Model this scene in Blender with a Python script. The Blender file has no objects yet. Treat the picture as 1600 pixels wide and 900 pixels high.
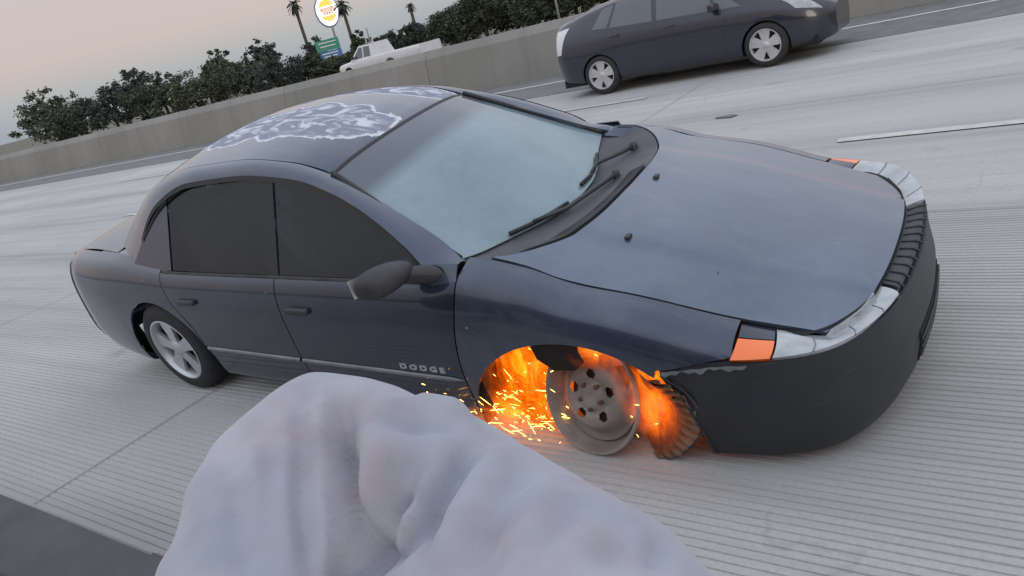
import bpy, bmesh, math, random
from mathutils import Vector, Matrix
from bisect import bisect_right
random.seed(7)
R = math.radians
scene = bpy.context.scene

# ------------------------------------------------------------------ camera, sky, sun, exposure
CAM = Vector((1.476, -2.083, 1.700))
CR, CU, CF = Vector((.8099, .5340, -.2425)), Vector((-.0046, .4192, .9079)), Vector((-.5865, .7342, -.3420))
cam_data = bpy.data.cameras.new('camera')
cam_data.sensor_width = 36; cam_data.lens = 26.17; cam_data.clip_start = .02; cam_data.clip_end = 3000
cam = bpy.data.objects.new('camera', cam_data)
cam.matrix_world = Matrix(((CR.x, CU.x, -CF.x, CAM.x), (CR.y, CU.y, -CF.y, CAM.y), (CR.z, CU.z, -CF.z, CAM.z), (0, 0, 0, 1)))
scene.collection.objects.link(cam); scene.camera = cam

SUN_EL, SUN_AZ = R(7), R(140)          # low sun behind the camera, azimuth from +Y towards +X
world = bpy.data.worlds.new('World'); scene.world = world; world.use_nodes = True
wn, wl = world.node_tree.nodes, world.node_tree.links
wn.clear()
wo = wn.new('ShaderNodeOutputWorld'); bg = wn.new('ShaderNodeBackground')
sky = wn.new('ShaderNodeTexSky'); sky.sky_type = 'NISHITA'; sky.sun_disc = False
sky.sun_elevation = SUN_EL; sky.sun_rotation = SUN_AZ; sky.air_density = 1.0; sky.dust_density = 1.5; sky.ozone_density = 1.0
# thin evening overcast: an even veil over the clear sky, rosy low down and blue grey above
tc = wn.new('ShaderNodeTexCoord'); sep = wn.new('ShaderNodeSeparateXYZ'); ramp = wn.new('ShaderNodeValToRGB')
wl.new(tc.outputs['Generated'], sep.inputs[0]); wl.new(sep.outputs['Z'], ramp.inputs[0])
els = ramp.color_ramp.elements
els[0].position = 0.0; els[0].color = (3.3, 3.9, 4.5, 1)
els[1].position = .75; els[1].color = (10.0, 10.8, 12.2, 1)
for p, c in ((.035, (4.0, 4.25, 4.7, 1)), (.07, (5.5, 4.45, 4.55, 1)), (.13, (5.75, 4.7, 4.75, 1)), (.26, (6.6, 6.5, 6.9, 1)), (.5, (9.3, 9.8, 10.8, 1))):
    e = els.new(p); e.color = c
mixw = wn.new('ShaderNodeMix'); mixw.data_type = 'RGBA'; mixw.inputs[0].default_value = .8
wl.new(sky.outputs[0], mixw.inputs[6]); wl.new(ramp.outputs[0], mixw.inputs[7])
wl.new(mixw.outputs[2], bg.inputs[0]); wl.new(bg.outputs[0], wo.inputs[0]); bg.inputs[1].default_value = .12

sun_data = bpy.data.lights.new('sun', 'SUN'); sun_data.energy = .5; sun_data.angle = R(25); sun_data.color = (1, .9, .82)
sun = bpy.data.objects.new('sun', sun_data); scene.collection.objects.link(sun)
sdir = Vector((math.sin(SUN_AZ)*math.cos(SUN_EL), math.cos(SUN_AZ)*math.cos(SUN_EL), math.sin(SUN_EL)))
sun.rotation_euler = sdir.to_track_quat('Z', 'Y').to_euler()
vs = scene.view_settings
vs.view_transform = 'Standard'; vs.look = 'None'; vs.exposure = 0; vs.gamma = 1; vs.use_curve_mapping = False
scene.cycles.use_denoising = True
scene.cycles.max_bounces = 8; scene.cycles.transparent_max_bounces = 16
scene.cycles.sample_clamp_indirect = 6

# ------------------------------------------------------------------ helpers
def pixel(px, py, d):
    """point of the place seen at photo position (px, py), d metres from the lens"""
    v = CF + CR*((px-800)/1163) + CU*((450-py)/1163)
    return CAM + v.normalized()*d

def tag(o, label=None, cat=None, group=None, kind=None):
    if label: o['label'] = label
    if cat: o['category'] = cat
    if group: o['group'] = group
    if kind: o['kind'] = kind
    return o

def link(o, parent=None):
    scene.collection.objects.link(o)
    if parent: o.parent = parent
    return o

def empty(name, loc=(0, 0, 0), rot=(0, 0, 0), parent=None):
    o = bpy.data.objects.new(name, None); o.location = loc; o.rotation_euler = rot; o.empty_display_size = .2
    return link(o, parent)

def mesh(name, verts, faces, mat, parent=None, smooth=False, mats=None, idx=None, sharp=None):
    me = bpy.data.meshes.new(name); me.from_pydata([tuple(v) for v in verts], [], faces)
    for m in (mats or [mat]): me.materials.append(m)
    if idx: me.polygons.foreach_set('material_index', idx)
    me.validate(); me.update()
    if smooth:
        me.polygons.foreach_set('use_smooth', [True]*len(me.polygons))
        if sharp: me.set_sharp_from_angle(angle=R(sharp))
    return link(bpy.data.objects.new(name, me), parent)

class MB:
    """collects shapes of ONE part"""
    def __init__(s): s.v, s.f = [], []
    def add(s, v, f):
        n = len(s.v); s.v += [Vector(p) for p in v]; s.f += [tuple(i+n for i in q) for q in f]; return s
    def box(s, c, d, rot=None, bev=0):
        x, y, z = (k/2 for k in d); c = Vector(c)
        if bev:
            bm = bmesh.new(); bmesh.ops.create_cube(bm, size=1)
            for v in bm.verts: v.co = Vector((v.co.x*d[0], v.co.y*d[1], v.co.z*d[2]))
            bmesh.ops.bevel(bm, geom=list(bm.edges), offset=bev, segments=2, affect='EDGES', profile=.7)
            P = [v.co.copy() for v in bm.verts]; bm.verts.index_update(); F = [[v.index for v in f.verts] for f in bm.faces]; bm.free()
        else:
            P = [Vector(p) for p in ((-x,-y,-z),(x,-y,-z),(x,y,-z),(-x,y,-z),(-x,-y,z),(x,-y,z),(x,y,z),(-x,y,z))]
            F = [(0,3,2,1),(4,5,6,7),(0,1,5,4),(1,2,6,5),(2,3,7,6),(3,0,4,7)]
        if rot is not None: P = [rot @ p for p in P]
        return s.add([c+p for p in P], F)
    def tube(s, pts, r, n=8, cap=True, flat=None):
        pts = [Vector(p) for p in pts]; rr = r if isinstance(r, (list, tuple)) else [r]*len(pts)
        rows = []; ref = None
        for i, p in enumerate(pts):
            t = (pts[min(i+1, len(pts)-1)]-pts[max(i-1, 0)]).normalized()
            if ref is None: ref = t.orthogonal().normalized() if flat is None else (Vector(flat)-t*t.dot(Vector(flat))).normalized()
            ref = (ref-t*t.dot(ref)).normalized(); b = t.cross(ref)
            rows.append([p+(ref*math.cos(a)+b*math.sin(a))*rr[i] for a in (2*math.pi*k/n for k in range(n))])
        v = [q for row in rows for q in row]
        f = [(i*n+k, i*n+(k+1) % n, (i+1)*n+(k+1) % n, (i+1)*n+k) for i in range(len(pts)-1) for k in range(n)]
        if cap: f += [tuple(range(n-1, -1, -1)), tuple((len(pts)-1)*n+k for k in range(n))]
        return s.add(v, f)
    def lathe(s, prof, n=32, axis='y', c=(0, 0, 0)):
        """prof: (radius, along) pairs; closed ring of revolution"""
        v = []
        for (r, h) in prof:
            for k in range(n):
                a = 2*math.pi*k/n
                v.append(Vector((r*math.cos(a), h, r*math.sin(a))) if axis == 'y' else Vector((r*math.cos(a), r*math.sin(a), h)))
        f = [(i*n+k, i*n+(k+1) % n, (i+1)*n+(k+1) % n, (i+1)*n+k) for i in range(len(prof)-1) for k in range(n)]
        return s.add([q+Vector(c) for q in v], f)
    def build(s, name, mat, parent=None, smooth=False, sharp=None): return mesh(name, s.v, s.f, mat, parent, smooth, sharp=sharp)

def pchip(xs, ys):
    """smooth interpolation without overshoot"""
    n = len(xs); h = [xs[i+1]-xs[i] for i in range(n-1)]; d = [(ys[i+1]-ys[i])/h[i] for i in range(n-1)]
    m = [d[0]]+[0 if d[i-1]*d[i] <= 0 else 3*(h[i-1]+h[i])/((2*h[i]+h[i-1])/d[i-1]+(h[i]+2*h[i-1])/d[i]) for i in range(1, n-1)]+[d[-1]]
    def f(x):
        if x <= xs[0]: return ys[0]+m[0]*(x-xs[0])
        if x >= xs[-1]: return ys[-1]+m[-1]*(x-xs[-1])
        i = bisect_right(xs, x)-1; t = (x-xs[i])/h[i]; a, b = ys[i], ys[i+1]
        return a*(2*t**3-3*t*t+1)+h[i]*m[i]*(t**3-2*t*t+t)+b*(3*t*t-2*t**3)+h[i]*m[i+1]*(t**3-t*t)
    return f

def curve3(pts, key=None):
    """smooth 3D curve through pts, parameter 0..1"""
    L = [0]
    for a, b in zip(pts, pts[1:]): L.append(L[-1]+(Vector(b)-Vector(a)).length)
    T = [l/L[-1] for l in L]; fs = [pchip(T, [p[k] for p in pts]) for k in range(3)]
    return lambda t: Vector((fs[0](t), fs[1](t), fs[2](t)))

def lerp(a, b, t): return a+(b-a)*t

def grid(fn, ns, nt, flange=0, ref=None, S=None, T=None):
    """sheet from fn(s,t); flange turns its rim inwards by that depth, towards ref(p)"""
    S = S or [i/ns for i in range(ns+1)]; T = T or [j/nt for j in range(nt+1)]
    ns, nt = len(S)-1, len(T)-1
    P = [[Vector(fn(s, t)) for t in T] for s in S]
    v = [p for row in P for p in row]; w = nt+1
    f = [(i*w+j, (i+1)*w+j, (i+1)*w+j+1, i*w+j+1) for i in range(ns) for j in range(nt)]
    if flange:
        ring = [(i, 0) for i in range(ns)]+[(ns, j) for j in range(nt)]+[(i, nt) for i in range(ns, 0, -1)]+[(0, j) for j in range(nt, 0, -1)]
        n0 = len(v)
        for (i, j) in ring:
            p = P[i][j]; du = P[min(i+1, ns)][j]-P[max(i-1, 0)][j]; dv = P[i][min(j+1, nt)]-P[i][max(j-1, 0)]
            nn = du.cross(dv)
            nn = nn.normalized() if nn.length > 1e-9 else Vector((0, 0, 1))
            rp = ref(p) if ref else Vector((p.x, 0, .6))
            if nn.dot(p-rp) < 0: nn = -nn
            v.append(p.copy()); v.append(p-nn*flange)
        m = len(ring)
        f += [(n0+2*k, n0+2*((k+1) % m), n0+2*((k+1) % m)+1, n0+2*k+1) for k in range(m)]
    return v, f

# ------------------------------------------------------------------ materials
def material(name, col, rough=.6, metal=0, spec=.5, coat=0, coat_rough=.05, emit=None, estr=0):
    m = bpy.data.materials.new(name); m.use_nodes = True; b = m.node_tree.nodes['Principled BSDF']
    b.inputs['Base Color'].default_value = (*col, 1); b.inputs['Roughness'].default_value = rough
    b.inputs['Metallic'].default_value = metal; b.inputs['Specular IOR Level'].default_value = spec
    b.inputs['Coat Weight'].default_value = coat; b.inputs['Coat Roughness'].default_value = coat_rough
    if emit: b.inputs['Emission Color'].default_value = (*emit, 1); b.inputs['Emission Strength'].default_value = estr
    return m

class N:
    """small node-graph writer"""
    def __init__(s, m): s.t = m.node_tree; s.n = s.t.nodes; s.l = s.t.links; s.b = s.n.get('Principled BSDF')
    def new(s, t, **k):
        n = s.n.new(t)
        for a, v in k.items(): setattr(n, a, v)
        return n
    def set(s, sock, v):
        if hasattr(v, 'is_linked') or isinstance(v, bpy.types.NodeSocket): s.l.new(v, sock)
        else: sock.default_value = v
    def pos(s, kind='Object'): return s.new('ShaderNodeTexCoord').outputs[kind]
    def noise(s, vec, scale, detail=4, rough=.55, dist=0):
        n = s.new('ShaderNodeTexNoise'); s.l.new(vec, n.inputs['Vector']); n.inputs['Scale'].default_value = scale
        n.inputs['Detail'].default_value = detail; n.inputs['Roughness'].default_value = rough; n.inputs['Distortion'].default_value = dist
        return n.outputs['Fac']
    def scale(s, vec, sc, loc=(0, 0, 0)):
        n = s.new('ShaderNodeMapping'); s.l.new(vec, n.inputs[0]); n.inputs['Scale'].default_value = sc; n.inputs['Location'].default_value = loc; return n.outputs[0]
    def ramp(s, fac, *stops):
        n = s.new('ShaderNodeValToRGB'); s.l.new(fac, n.inputs[0]); e = n.color_ramp.elements
        for i, (p, c) in enumerate(stops):
            q = e[i] if i < 2 else e.new(p)
            q.position = p; q.color = (*c, 1) if isinstance(c, tuple) else (c, c, c, 1)
        return n.outputs[0]
    def math(s, op, a, b=0.0, c=None, clamp=False):
        n = s.new('ShaderNodeMath', operation=op, use_clamp=clamp); s.set(n.inputs[0], a); s.set(n.inputs[1], b)
        if c is not None: s.set(n.inputs[2], c)
        return n.outputs[0]
    def mix(s, fac, a, b):
        n = s.new('ShaderNodeMix', data_type='RGBA'); s.set(n.inputs[0], fac)
        for k, v in ((6, a), (7, b)): s.set(n.inputs[k], (*v, 1) if isinstance(v, tuple) and len(v) == 3 else v)
        return n.outputs[2]
    def sep(s, vec): n = s.new('ShaderNodeSeparateXYZ'); s.l.new(vec, n.inputs[0]); return n.outputs
    def bump(s, h, strength=.3, dist=.01):
        n = s.new('ShaderNodeBump'); n.inputs['Strength'].default_value = strength; n.inputs['Distance'].default_value = dist
        s.l.new(h, n.inputs['Height']); s.l.new(n.outputs[0], s.b.inputs['Normal']); return n
    def col(s, v): s.set(s.b.inputs['Base Color'], v)
    def rough(s, v): s.set(s.b.inputs['Roughness'], v)

def mottled(name, c1, c2, scale, rough=.8, bump=0, bdist=.01, detail=6, stretch=(1, 1, 1), metal=0, spec=.5, lo=.3, hi=.7):
    m = material(name, c1, rough, metal, spec); n = N(m); p = n.scale(n.pos(), stretch); f = n.noise(p, scale, detail)
    n.col(n.ramp(f, (lo, c1), (hi, c2)))
    if bump: n.bump(n.noise(p, scale*4, 4), bump, bdist)
    return m

M = {}
def concrete_road():
    m = material('grooved_concrete', (.4, .4, .4), .85, spec=.3); n = N(m); p = n.pos(); x, y, z = n.sep(p)
    big = n.noise(n.scale(p, (.25, 1, 1)), .9, 5); fine = n.noise(p, 60, 4); streak = n.noise(n.scale(p, (.10, 3.5, 1)), 1.6, 5, .65)
    c = n.ramp(big, (.3, (.39, .385, .375)), (.7, (.50, .495, .48)))
    # tyre-polished wheel paths, two to a lane of 3.7 m
    k = n.math('COSINE', n.math('MULTIPLY', n.math('ADD', y, 1.1), 2*math.pi/1.85)); path = n.math('MULTIPLY', n.ramp(k, (.0, 0.0), (1.0, 1.0)), n.ramp(streak, (.35, .25), (.7, 1.0)))
    c = n.mix(n.math('MULTIPLY', path, .38), c, (.22, .215, .21))
    c = n.mix(n.math('MULTIPLY', n.ramp(streak, (.5, 0.0), (.78, 1.0)), .45), c, (.24, .235, .225))
    spot = n.new('ShaderNodeTexVoronoi'); n.l.new(n.scale(p, (.8, 1.3, 1)), spot.inputs['Vector']); spot.inputs['Scale'].default_value = 1.1
    oil = n.math('MULTIPLY', n.ramp(n.math('ADD', spot.outputs['Distance'], n.math('MULTIPLY', n.noise(p, 9, 4), .22)), (.17, 1.0), (.27, 0.0)), n.ramp(n.noise(p, .7, 2), (.5, 0.0), (.6, 1.0)))
    c = n.mix(n.math('MULTIPLY', oil, .55), c, (.12, .115, .11))
    c = n.mix(n.math('MULTIPLY', n.ramp(fine, (.35, 1.0), (.6, 0.0)), .3), c, (.31, .305, .29))
    crack = n.new('ShaderNodeTexVoronoi', feature='DISTANCE_TO_EDGE'); wv = n.new('ShaderNodeVectorMath', operation='ADD'); n.l.new(p, wv.inputs[0]); nz = n.new('ShaderNodeTexNoise'); n.l.new(p, nz.inputs['Vector']); nz.inputs['Scale'].default_value = 1.8; nz.inputs['Detail'].default_value = 5
    n.l.new(nz.outputs['Color'], wv.inputs[1]); n.l.new(wv.outputs[0], crack.inputs['Vector']); crack.inputs['Scale'].default_value = .16
    c = n.mix(n.math('MULTIPLY', n.ramp(crack.outputs['Distance'], (.0, 1.0), (.0020, 0.0)), n.math('MULTIPLY', n.ramp(big, (.5, 0.0), (.6, 1.0)), .22)), c, (.16, .16, .155))
    n.col(c); n.bump(fine, .25, .004); return m
M['concrete'] = concrete_road()
M['asphalt'] = mottled('shoulder_asphalt', (.13, .13, .13), (.19, .185, .18), 2.5, .9, .4, .006)
M['joint'] = mottled('joint_sealant', (.15, .15, .15), (.30, .295, .29), 3, .9)
M['line'] = mottled('worn_white_paint', (.42, .41, .38), (.62, .61, .57), 9, .7)
def barrier_mat():
    m = material('barrier_concrete', (.25, .25, .24), .85, spec=.3); n = N(m); p = n.pos()
    drip = n.noise(n.scale(p, (1.8, 1, .12)), 1.5, 6); big = n.noise(p, .35, 4)
    c = n.ramp(big, (.3, (.20, .20, .185)), (.7, (.27, .265, .25))); c = n.mix(n.math('MULTIPLY', n.ramp(drip, (.5, 0.0), (.8, 1.0)), .4), c, (.13, .13, .125))
    n.col(c); n.bump(n.noise(p, 14, 6), .3, .02); return m
M['barrier'] = barrier_mat()
M['dirt'] = mottled('roadside_dirt', (.09, .085, .06), (.16, .15, .11), 1.2, .95)

def paint_mat(name, peel=False, lift=0):
    m = material(name, (.05, .06, .085), .32, .5, .35, 1, .04); m.node_tree.nodes['Principled BSDF'].inputs['Coat IOR'].default_value = 1.5; n = N(m); p = n.pos()
    f = n.noise(p, 2.2, 5, .6); g = n.noise(p, 160, 2)
    c = n.ramp(f, (.3, (.068, .088, .132)), (.72, (.115, .146, .208))) if lift == 1 else n.ramp(f, (.3, (.032, .045, .076)), (.72, (.058, .076, .118))) if lift else n.ramp(f, (.3, (.012, .017, .036)), (.72, (.022, .030, .054)))  # paler base colours hold the sky's brightness on the upper panels
    n.rough(n.ramp(f, (.3, .3), (.75, .44)))
    if peel:
        x, y, z = n.sep(p)
        wob = n.noise(p, 3.2, 5, .6, .6); fine = n.noise(n.scale(p, (.7, 1.4, 1)), 8.5, 5, .6, 1.1)
        def blob(cx, cy, ax, ay):
            dx = n.math('DIVIDE', n.math('SUBTRACT', x, cx), ax); dy = n.math('DIVIDE', n.math('SUBTRACT', y, cy), ay)
            d = n.math('SQRT', n.math('ADD', n.math('MULTIPLY', dx, dx), n.math('MULTIPLY', dy, dy)))
            return n.math('ADD', d, n.math('MULTIPLY', n.math('SUBTRACT', wob, .5), 1.1))
        d = n.math('MINIMUM', n.math('MINIMUM', blob(-2.05, -.14, .66, .24), blob(-1.56, -.15, .36, .21)), n.math('MINIMUM', blob(-1.66, .40, .50, .15), blob(-2.40, .38, .7, .17)))
        d = n.math('MULTIPLY', d, .5)
        inside = n.ramp(d, (.485, 1.0), (.5, 0.0)); rim = n.ramp(d, (.45, 0.0), (.48, 1.0), (.498, 1.0), (.51, 0.0))
        deep = n.ramp(d, (.3, 1.0), (.47, 0.0))
        spots = n.math('MULTIPLY', n.ramp(fine, (.49, 0.0), (.58, 1.0)), deep)
        white = n.math('MAXIMUM', rim, n.math('MULTIPLY', spots, .9))
        c = n.mix(n.math('MULTIPLY', inside, .85), c, (.25, .27, .335)); c = n.mix(white, c, (.60, .63, .70))
        dull = n.math('MAXIMUM', inside, white)
        n.set(n.b.inputs['Coat Weight'], n.math('SUBTRACT', 1.0, dull, clamp=True))
        n.set(n.b.inputs['Metallic'], n.math('MULTIPLY', n.math('SUBTRACT', 1.0, dull, clamp=True), .5))
        n.rough(n.mix(dull, n.ramp(f, (.3, .3), (.75, .44)), (.7, .7, .7)))
    dust = n.ramp(n.noise(n.scale(p, (.7, 2.2, 1.6)), 3.1, 7, .68, .9), (.46, 0.0), (.74, 1.0)); c = n.mix(n.math('MULTIPLY', dust, .10 if lift else .035), c, (.42, .41, .40))
    n.set(n.b.inputs['Coat Roughness'], n.math('ADD', n.math('MULTIPLY', dust, .16), .035))
    # stone chips and scuffs
    v = n.new('ShaderNodeTexVoronoi'); n.l.new(p, v.inputs['Vector']); v.inputs['Scale'].default_value = 7
    chip = n.ramp(v.outputs['Distance'], (.045, 1.0), (.06, 0.0)); sel = n.ramp(n.noise(p, 5, 1), (.60, 0.0), (.63, 1.0))
    c = n.mix(n.math('MULTIPLY', n.math('MULTIPLY', chip, sel), .55), c, (.4, .42, .45))
    n.col(c); n.bump(g, .02, .001); return m
M['paint'] = paint_mat('navy_paint')
M['hood'] = paint_mat('faded_sky_lit_navy_paint', False, 1)  # faded hood paint, with skylight brightness also put into its colour
M['wing'] = paint_mat('sky_lit_navy_paint', False, .5)  # wing copy of the navy, its sky reflection put into a paler base
M['peel'] = paint_mat('peeling_roof_paint', True, .5)
M['plastic'] = mottled('weathered_black_plastic', (.024, .024, .028), (.055, .055, .062), 6, .55)
M['cowl'] = mottled('faded_cowl_plastic', (.060, .060, .070), (.100, .100, .112), 5, .6)
M['bumper'] = mottled('dark_bumper_cover', (.020, .021, .026), (.036, .037, .043), 4, .45, spec=.5)
_n = N(M['bumper']); _p = _n.pos(); _sc = _n.ramp(_n.noise(_n.scale(_p, (2, 2, 26)), 2.4, 6, .7), (.60, 0.0), (.70, 1.0)); _pt = _n.ramp(_n.noise(_p, 3.4, 3), (.50, 0.0), (.62, 1.0))
_n.col(_n.mix(_n.math('MULTIPLY', _n.math('MULTIPLY', _sc, _pt), .5), _n.ramp(_n.noise(_p, 3, 5), (.3, (.020, .021, .026)), (.7, (.036, .037, .043))), (.16, .16, .165)))
M['black'] = material('black_underbody', (.006, .006, .007), .8)
M['rubber'] = mottled('tyre_rubber', (.015, .015, .016), (.03, .03, .031), 20, .8, .3, .003)
M['seal'] = material('black_rubber_seal', (.012, .012, .014), .5)
M['trim'] = mottled('grey_moulding', (.17, .18, .19), (.25, .26, .27), 8, .4, metal=.4)
M['chrome'] = material('silver_lettering', (.6, .62, .65), .3, .7)
M['amber'] = material('amber_lens', (.95, .18, .02), .2, coat=1)
M['lens'] = mottled('clear_lamp_lens', (.26, .28, .30), (.42, .44, .46), 14, .15); M['lens'].node_tree.nodes['Principled BSDF'].inputs['Coat Weight'].default_value = 1
M['redlens'] = material('red_lamp_lens', (.35, .015, .015), .15, coat=1)
M['seat'] = mottled('grey_seat_cloth', (.09, .09, .10), (.14, .14, .155), 30, .95)
M['underrust'] = mottled('rusty_steel', (.06, .045, .035), (.16, .10, .065), 12, .75, .4, .004)

def windscreen_mat():
    m = material('dusty_sky_lit_windscreen', (.3, .38, .42), .55, 0, .5, 1, .03); n = N(m); p = n.pos(); x, y, z = n.sep(p)
    f = n.noise(n.scale(p, (1, 1, 1)), 1.6, 3); g = n.noise(p, 25, 4)
    c = n.ramp(f, (.3, (.115, .180, .215)), (.7, (.195, .280, .325)))  # pale teal base holds the sky's reflection as well as a dust film
    c = n.mix(n.math('MULTIPLY', n.ramp(g, (.4, 0.0), (.8, 1.0)), .12), c, (.42, .46, .48))
    def wiped(px_, py_, r0, r1):
        dx = n.math('MULTIPLY', n.math('SUBTRACT', x, px_), 1.12); dy = n.math('SUBTRACT', y, py_); d = n.math('SQRT', n.math('ADD', n.math('MULTIPLY', dx, dx), n.math('MULTIPLY', dy, dy)))
        d = n.math('ADD', d, n.math('MULTIPLY', n.math('SUBTRACT', g, .5), .012)); return n.math('MULTIPLY', n.ramp(d, (r0-.01, 0.0), (r0, 1.0)), n.ramp(d, (r1, 1.0), (r1+.012, 0.0)))
    clean = n.math('MAXIMUM', wiped(-.30, .10, .12, .64), wiped(-.36, .62, .10, .56)); c = n.mix(n.math('MULTIPLY', clean, .16), c, (.10, .17, .205))
    # factory shade band along the top edge; its sideways slant paints in a reflection
    h = n.math('SUBTRACT', n.math('ADD', n.math('MULTIPLY', n.math('MULTIPLY', y, y), .16), z), 1.0)
    h = n.math('SUBTRACT', h, n.math('MULTIPLY', y, .02))
    band = n.ramp(n.math('ADD', h, n.math('MULTIPLY', n.math('SUBTRACT', f, .5), .02)), (.315, 0.0), (.36, 1.0))
    c = n.mix(band, c, (.062, .076, .105)); n.col(c); return m
def ramp_fix(m): pass
M['windscreen'] = windscreen_mat()
M['glass'] = material('tinted_side_glass', (.012, .024, .032), .02, 0, .5)
def tint_glass(m, tint, fac):
    n = N(m); out = n.n['Material Output']; mx = n.new('ShaderNodeMixShader'); tr = n.new('ShaderNodeBsdfTransparent'); tr.inputs[0].default_value = (*tint, 1)
    n.b.inputs['IOR'].default_value = 1.95; mx.inputs[0].default_value = fac; n.l.new(tr.outputs[0], mx.inputs[1]); n.l.new(n.b.outputs[0], mx.inputs[2]); n.l.new(mx.outputs[0], out.inputs[0])
tint_glass(M['glass'], (.62, .70, .74), .40)
M['darkglass'] = material('dark_car_glass', (.05, .065, .075), .06, 0, .7, 1, .02)

# ------------------------------------------------------------------ ground and road
def sheet(name, x0, x1, y0, y1, z, mat, nx=1, ny=1):
    v, f = grid(lambda s, t: (lerp(x0, x1, s), lerp(y0, y1, t), z), nx, ny)
    return tag(mesh(name, v, f, mat), kind='structure')
sheet('ground', -1500, 1500, -1500, 1500, -.06, M['dirt'])
sheet('road', -400, 400, -9.5, 10.35, -.008, M['concrete'])
# the near lanes: every groove of the grooved concrete is cut into the surface
def grooved():
    v, f = [], []; y = -2.6; prof = []
    while y < 2.6:
        w = .0365
        prof += [(y, 0), (y+w*.62, 0), (y+w*.68, -.005), (y+w*.93, -.005)]; y += w
    prof.append((y, 0)); X = [-22+i*2 for i in range(19)]
    for x in X: v += [(x, p[0], p[1]) for p in prof]
    w = len(prof)
    for i in range(len(X)-1):
        for j in range(w-1): f.append((i*w+j, (i+1)*w+j, (i+1)*w+j+1, i*w+j+1))
    return v, f
v, f = grooved(); tag(mesh('grooved_lane', v, f, M['concrete']), kind='structure')
sheet('shoulder', -400, 400, 10.35, 13.6, -.004, M['asphalt'])
sheet('opposite_road', -400, 400, 14.0, 52, -.008, M['asphalt'])
for y in (12.05,): sheet('edge_line', -400, 400, y, y+.15, .002, M['line'])
lane_dash = 0
for x in range(-60, 40, 12):
    sheet('lane_marking', x, x+3.6, 4.52, 4.64, .002, M['line'])
    sheet('lane_marking', x+5, x+8.6, 8.22, 8.34, .002, M['line'])
for k in range(-6, 6):
    sheet('slab_joint', k*4.6+1.9, k*4.6+1.907, -9.5, 10.35, .0035, M['joint'])
sheet('lane_joint', -60, 40, 2.68, 2.690, .003, M['joint']); sheet('lane_joint', -60, 40, 6.38, 6.390, .003, M['joint'])
tag(mesh('tar_patch', [(-1.62, 6.15, .003), (-1.42, 6.10, .003), (-1.36, 6.19, .003), (-1.46, 6.25, .003), (-1.63, 6.22, .003)], [(0, 1, 2, 3, 4)], M['asphalt']), kind='structure')

# median barrier, cast in lengths with joints
def barrier():
    root = tag(empty('concrete_barrier', (0, 13.6, 0)), 'long grey concrete wall with a pale slanted top edge beyond the road', 'barrier')
    prof = [(-.02, -.05), (0, .0), (.12, 1.0), (.25, 1.19), (.43, 1.19), (.56, 1.0), (.68, 0), (.70, -.05)]
    L = 6.0; v, f = [], []; g = .008
    for e in (0, 1):
        x = g if e == 0 else L-g
        v += [(x, p[0], p[1]) for p in prof]
    n = len(prof); f = [(i, i+1, n+i+1, n+i) for i in range(n-1)]+[tuple(range(n)), tuple(range(2*n-1, n-1, -1))]
    first = None
    for k in range(-22, 8):
        if first is None: first = mesh('barrier_length', v, f, M['barrier'], root); o = first
        else: o = first.copy(); link(o, root)
        o.location = (k*L, 0, 0)
barrier()

# ------------------------------------------------------------------ the burning sedan
PIV = Vector((-2.74, 1.6, .3)); ROT = Matrix.Rotation(.11, 3, 'X') @ Matrix.Rotation(.022, 3, 'Y')
car = empty('sedan'); car.matrix_world = Matrix.Translation(ROT @ (Vector((0, .9, 0))-PIV)+PIV) @ ROT.to_4x4()
CARINV = car.matrix_world.inverted()
tag(car, 'dark navy sedan with peeling roof paint, sagging on a bare burning front wheel', 'car')

STA = {
 .80: ((.70,.29),(.78,.31),(.80,.42),(.80,.53),(.79,.62),(.765,.665),(.70,.695),(.645,.70)),
 .574: ((.78,.29),(.84,.31),(.865,.42),(.87,.54),(.862,.63),(.825,.715),(.755,.754),(.69,.766)),
 .26: ((.80,.29),(.86,.32),(.885,.43),(.895,.56),(.89,.68),(.855,.80),(.79,.853),(.725,.865)),
 0.0: ((.80,.30),(.865,.33),(.89,.45),(.90,.57),(.895,.71),(.865,.85),(.80,.908),(.735,.921)),
 -.2: ((.80,.30),(.87,.33),(.893,.45),(.902,.58),(.898,.73),(.872,.88),(.805,.972),(.735,.990)),
 -.46: ((.80,.30),(.87,.33),(.893,.45),(.905,.58),(.902,.75),(.876,.90),(.828,.99),(.735,1.035)),
 -.62: ((.80,.30),(.87,.33),(.893,.45),(.905,.58),(.903,.76),(.88,.90),(.842,.966),(.80,.985)),
 -1.6: ((.80,.30),(.87,.33),(.893,.45),(.905,.58),(.903,.76),(.882,.905),(.842,.975),(.81,.99)),
 -2.6: ((.80,.30),(.87,.33),(.893,.45),(.905,.58),(.903,.77),(.884,.92),(.842,.99),(.80,1.01)),
 -3.2: ((.79,.31),(.86,.34),(.89,.45),(.90,.58),(.898,.78),(.876,.94),(.825,1.03),(.74,1.075)),
 -3.7: ((.74,.34),(.81,.36),(.85,.46),(.865,.58),(.86,.78),(.835,.94),(.77,1.04),(.68,1.07)),
 -3.92: ((.68,.36),(.74,.38),(.79,.47),(.81,.58),(.80,.78),(.775,.92),(.71,1.02),(.62,1.05)),
}
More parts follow.
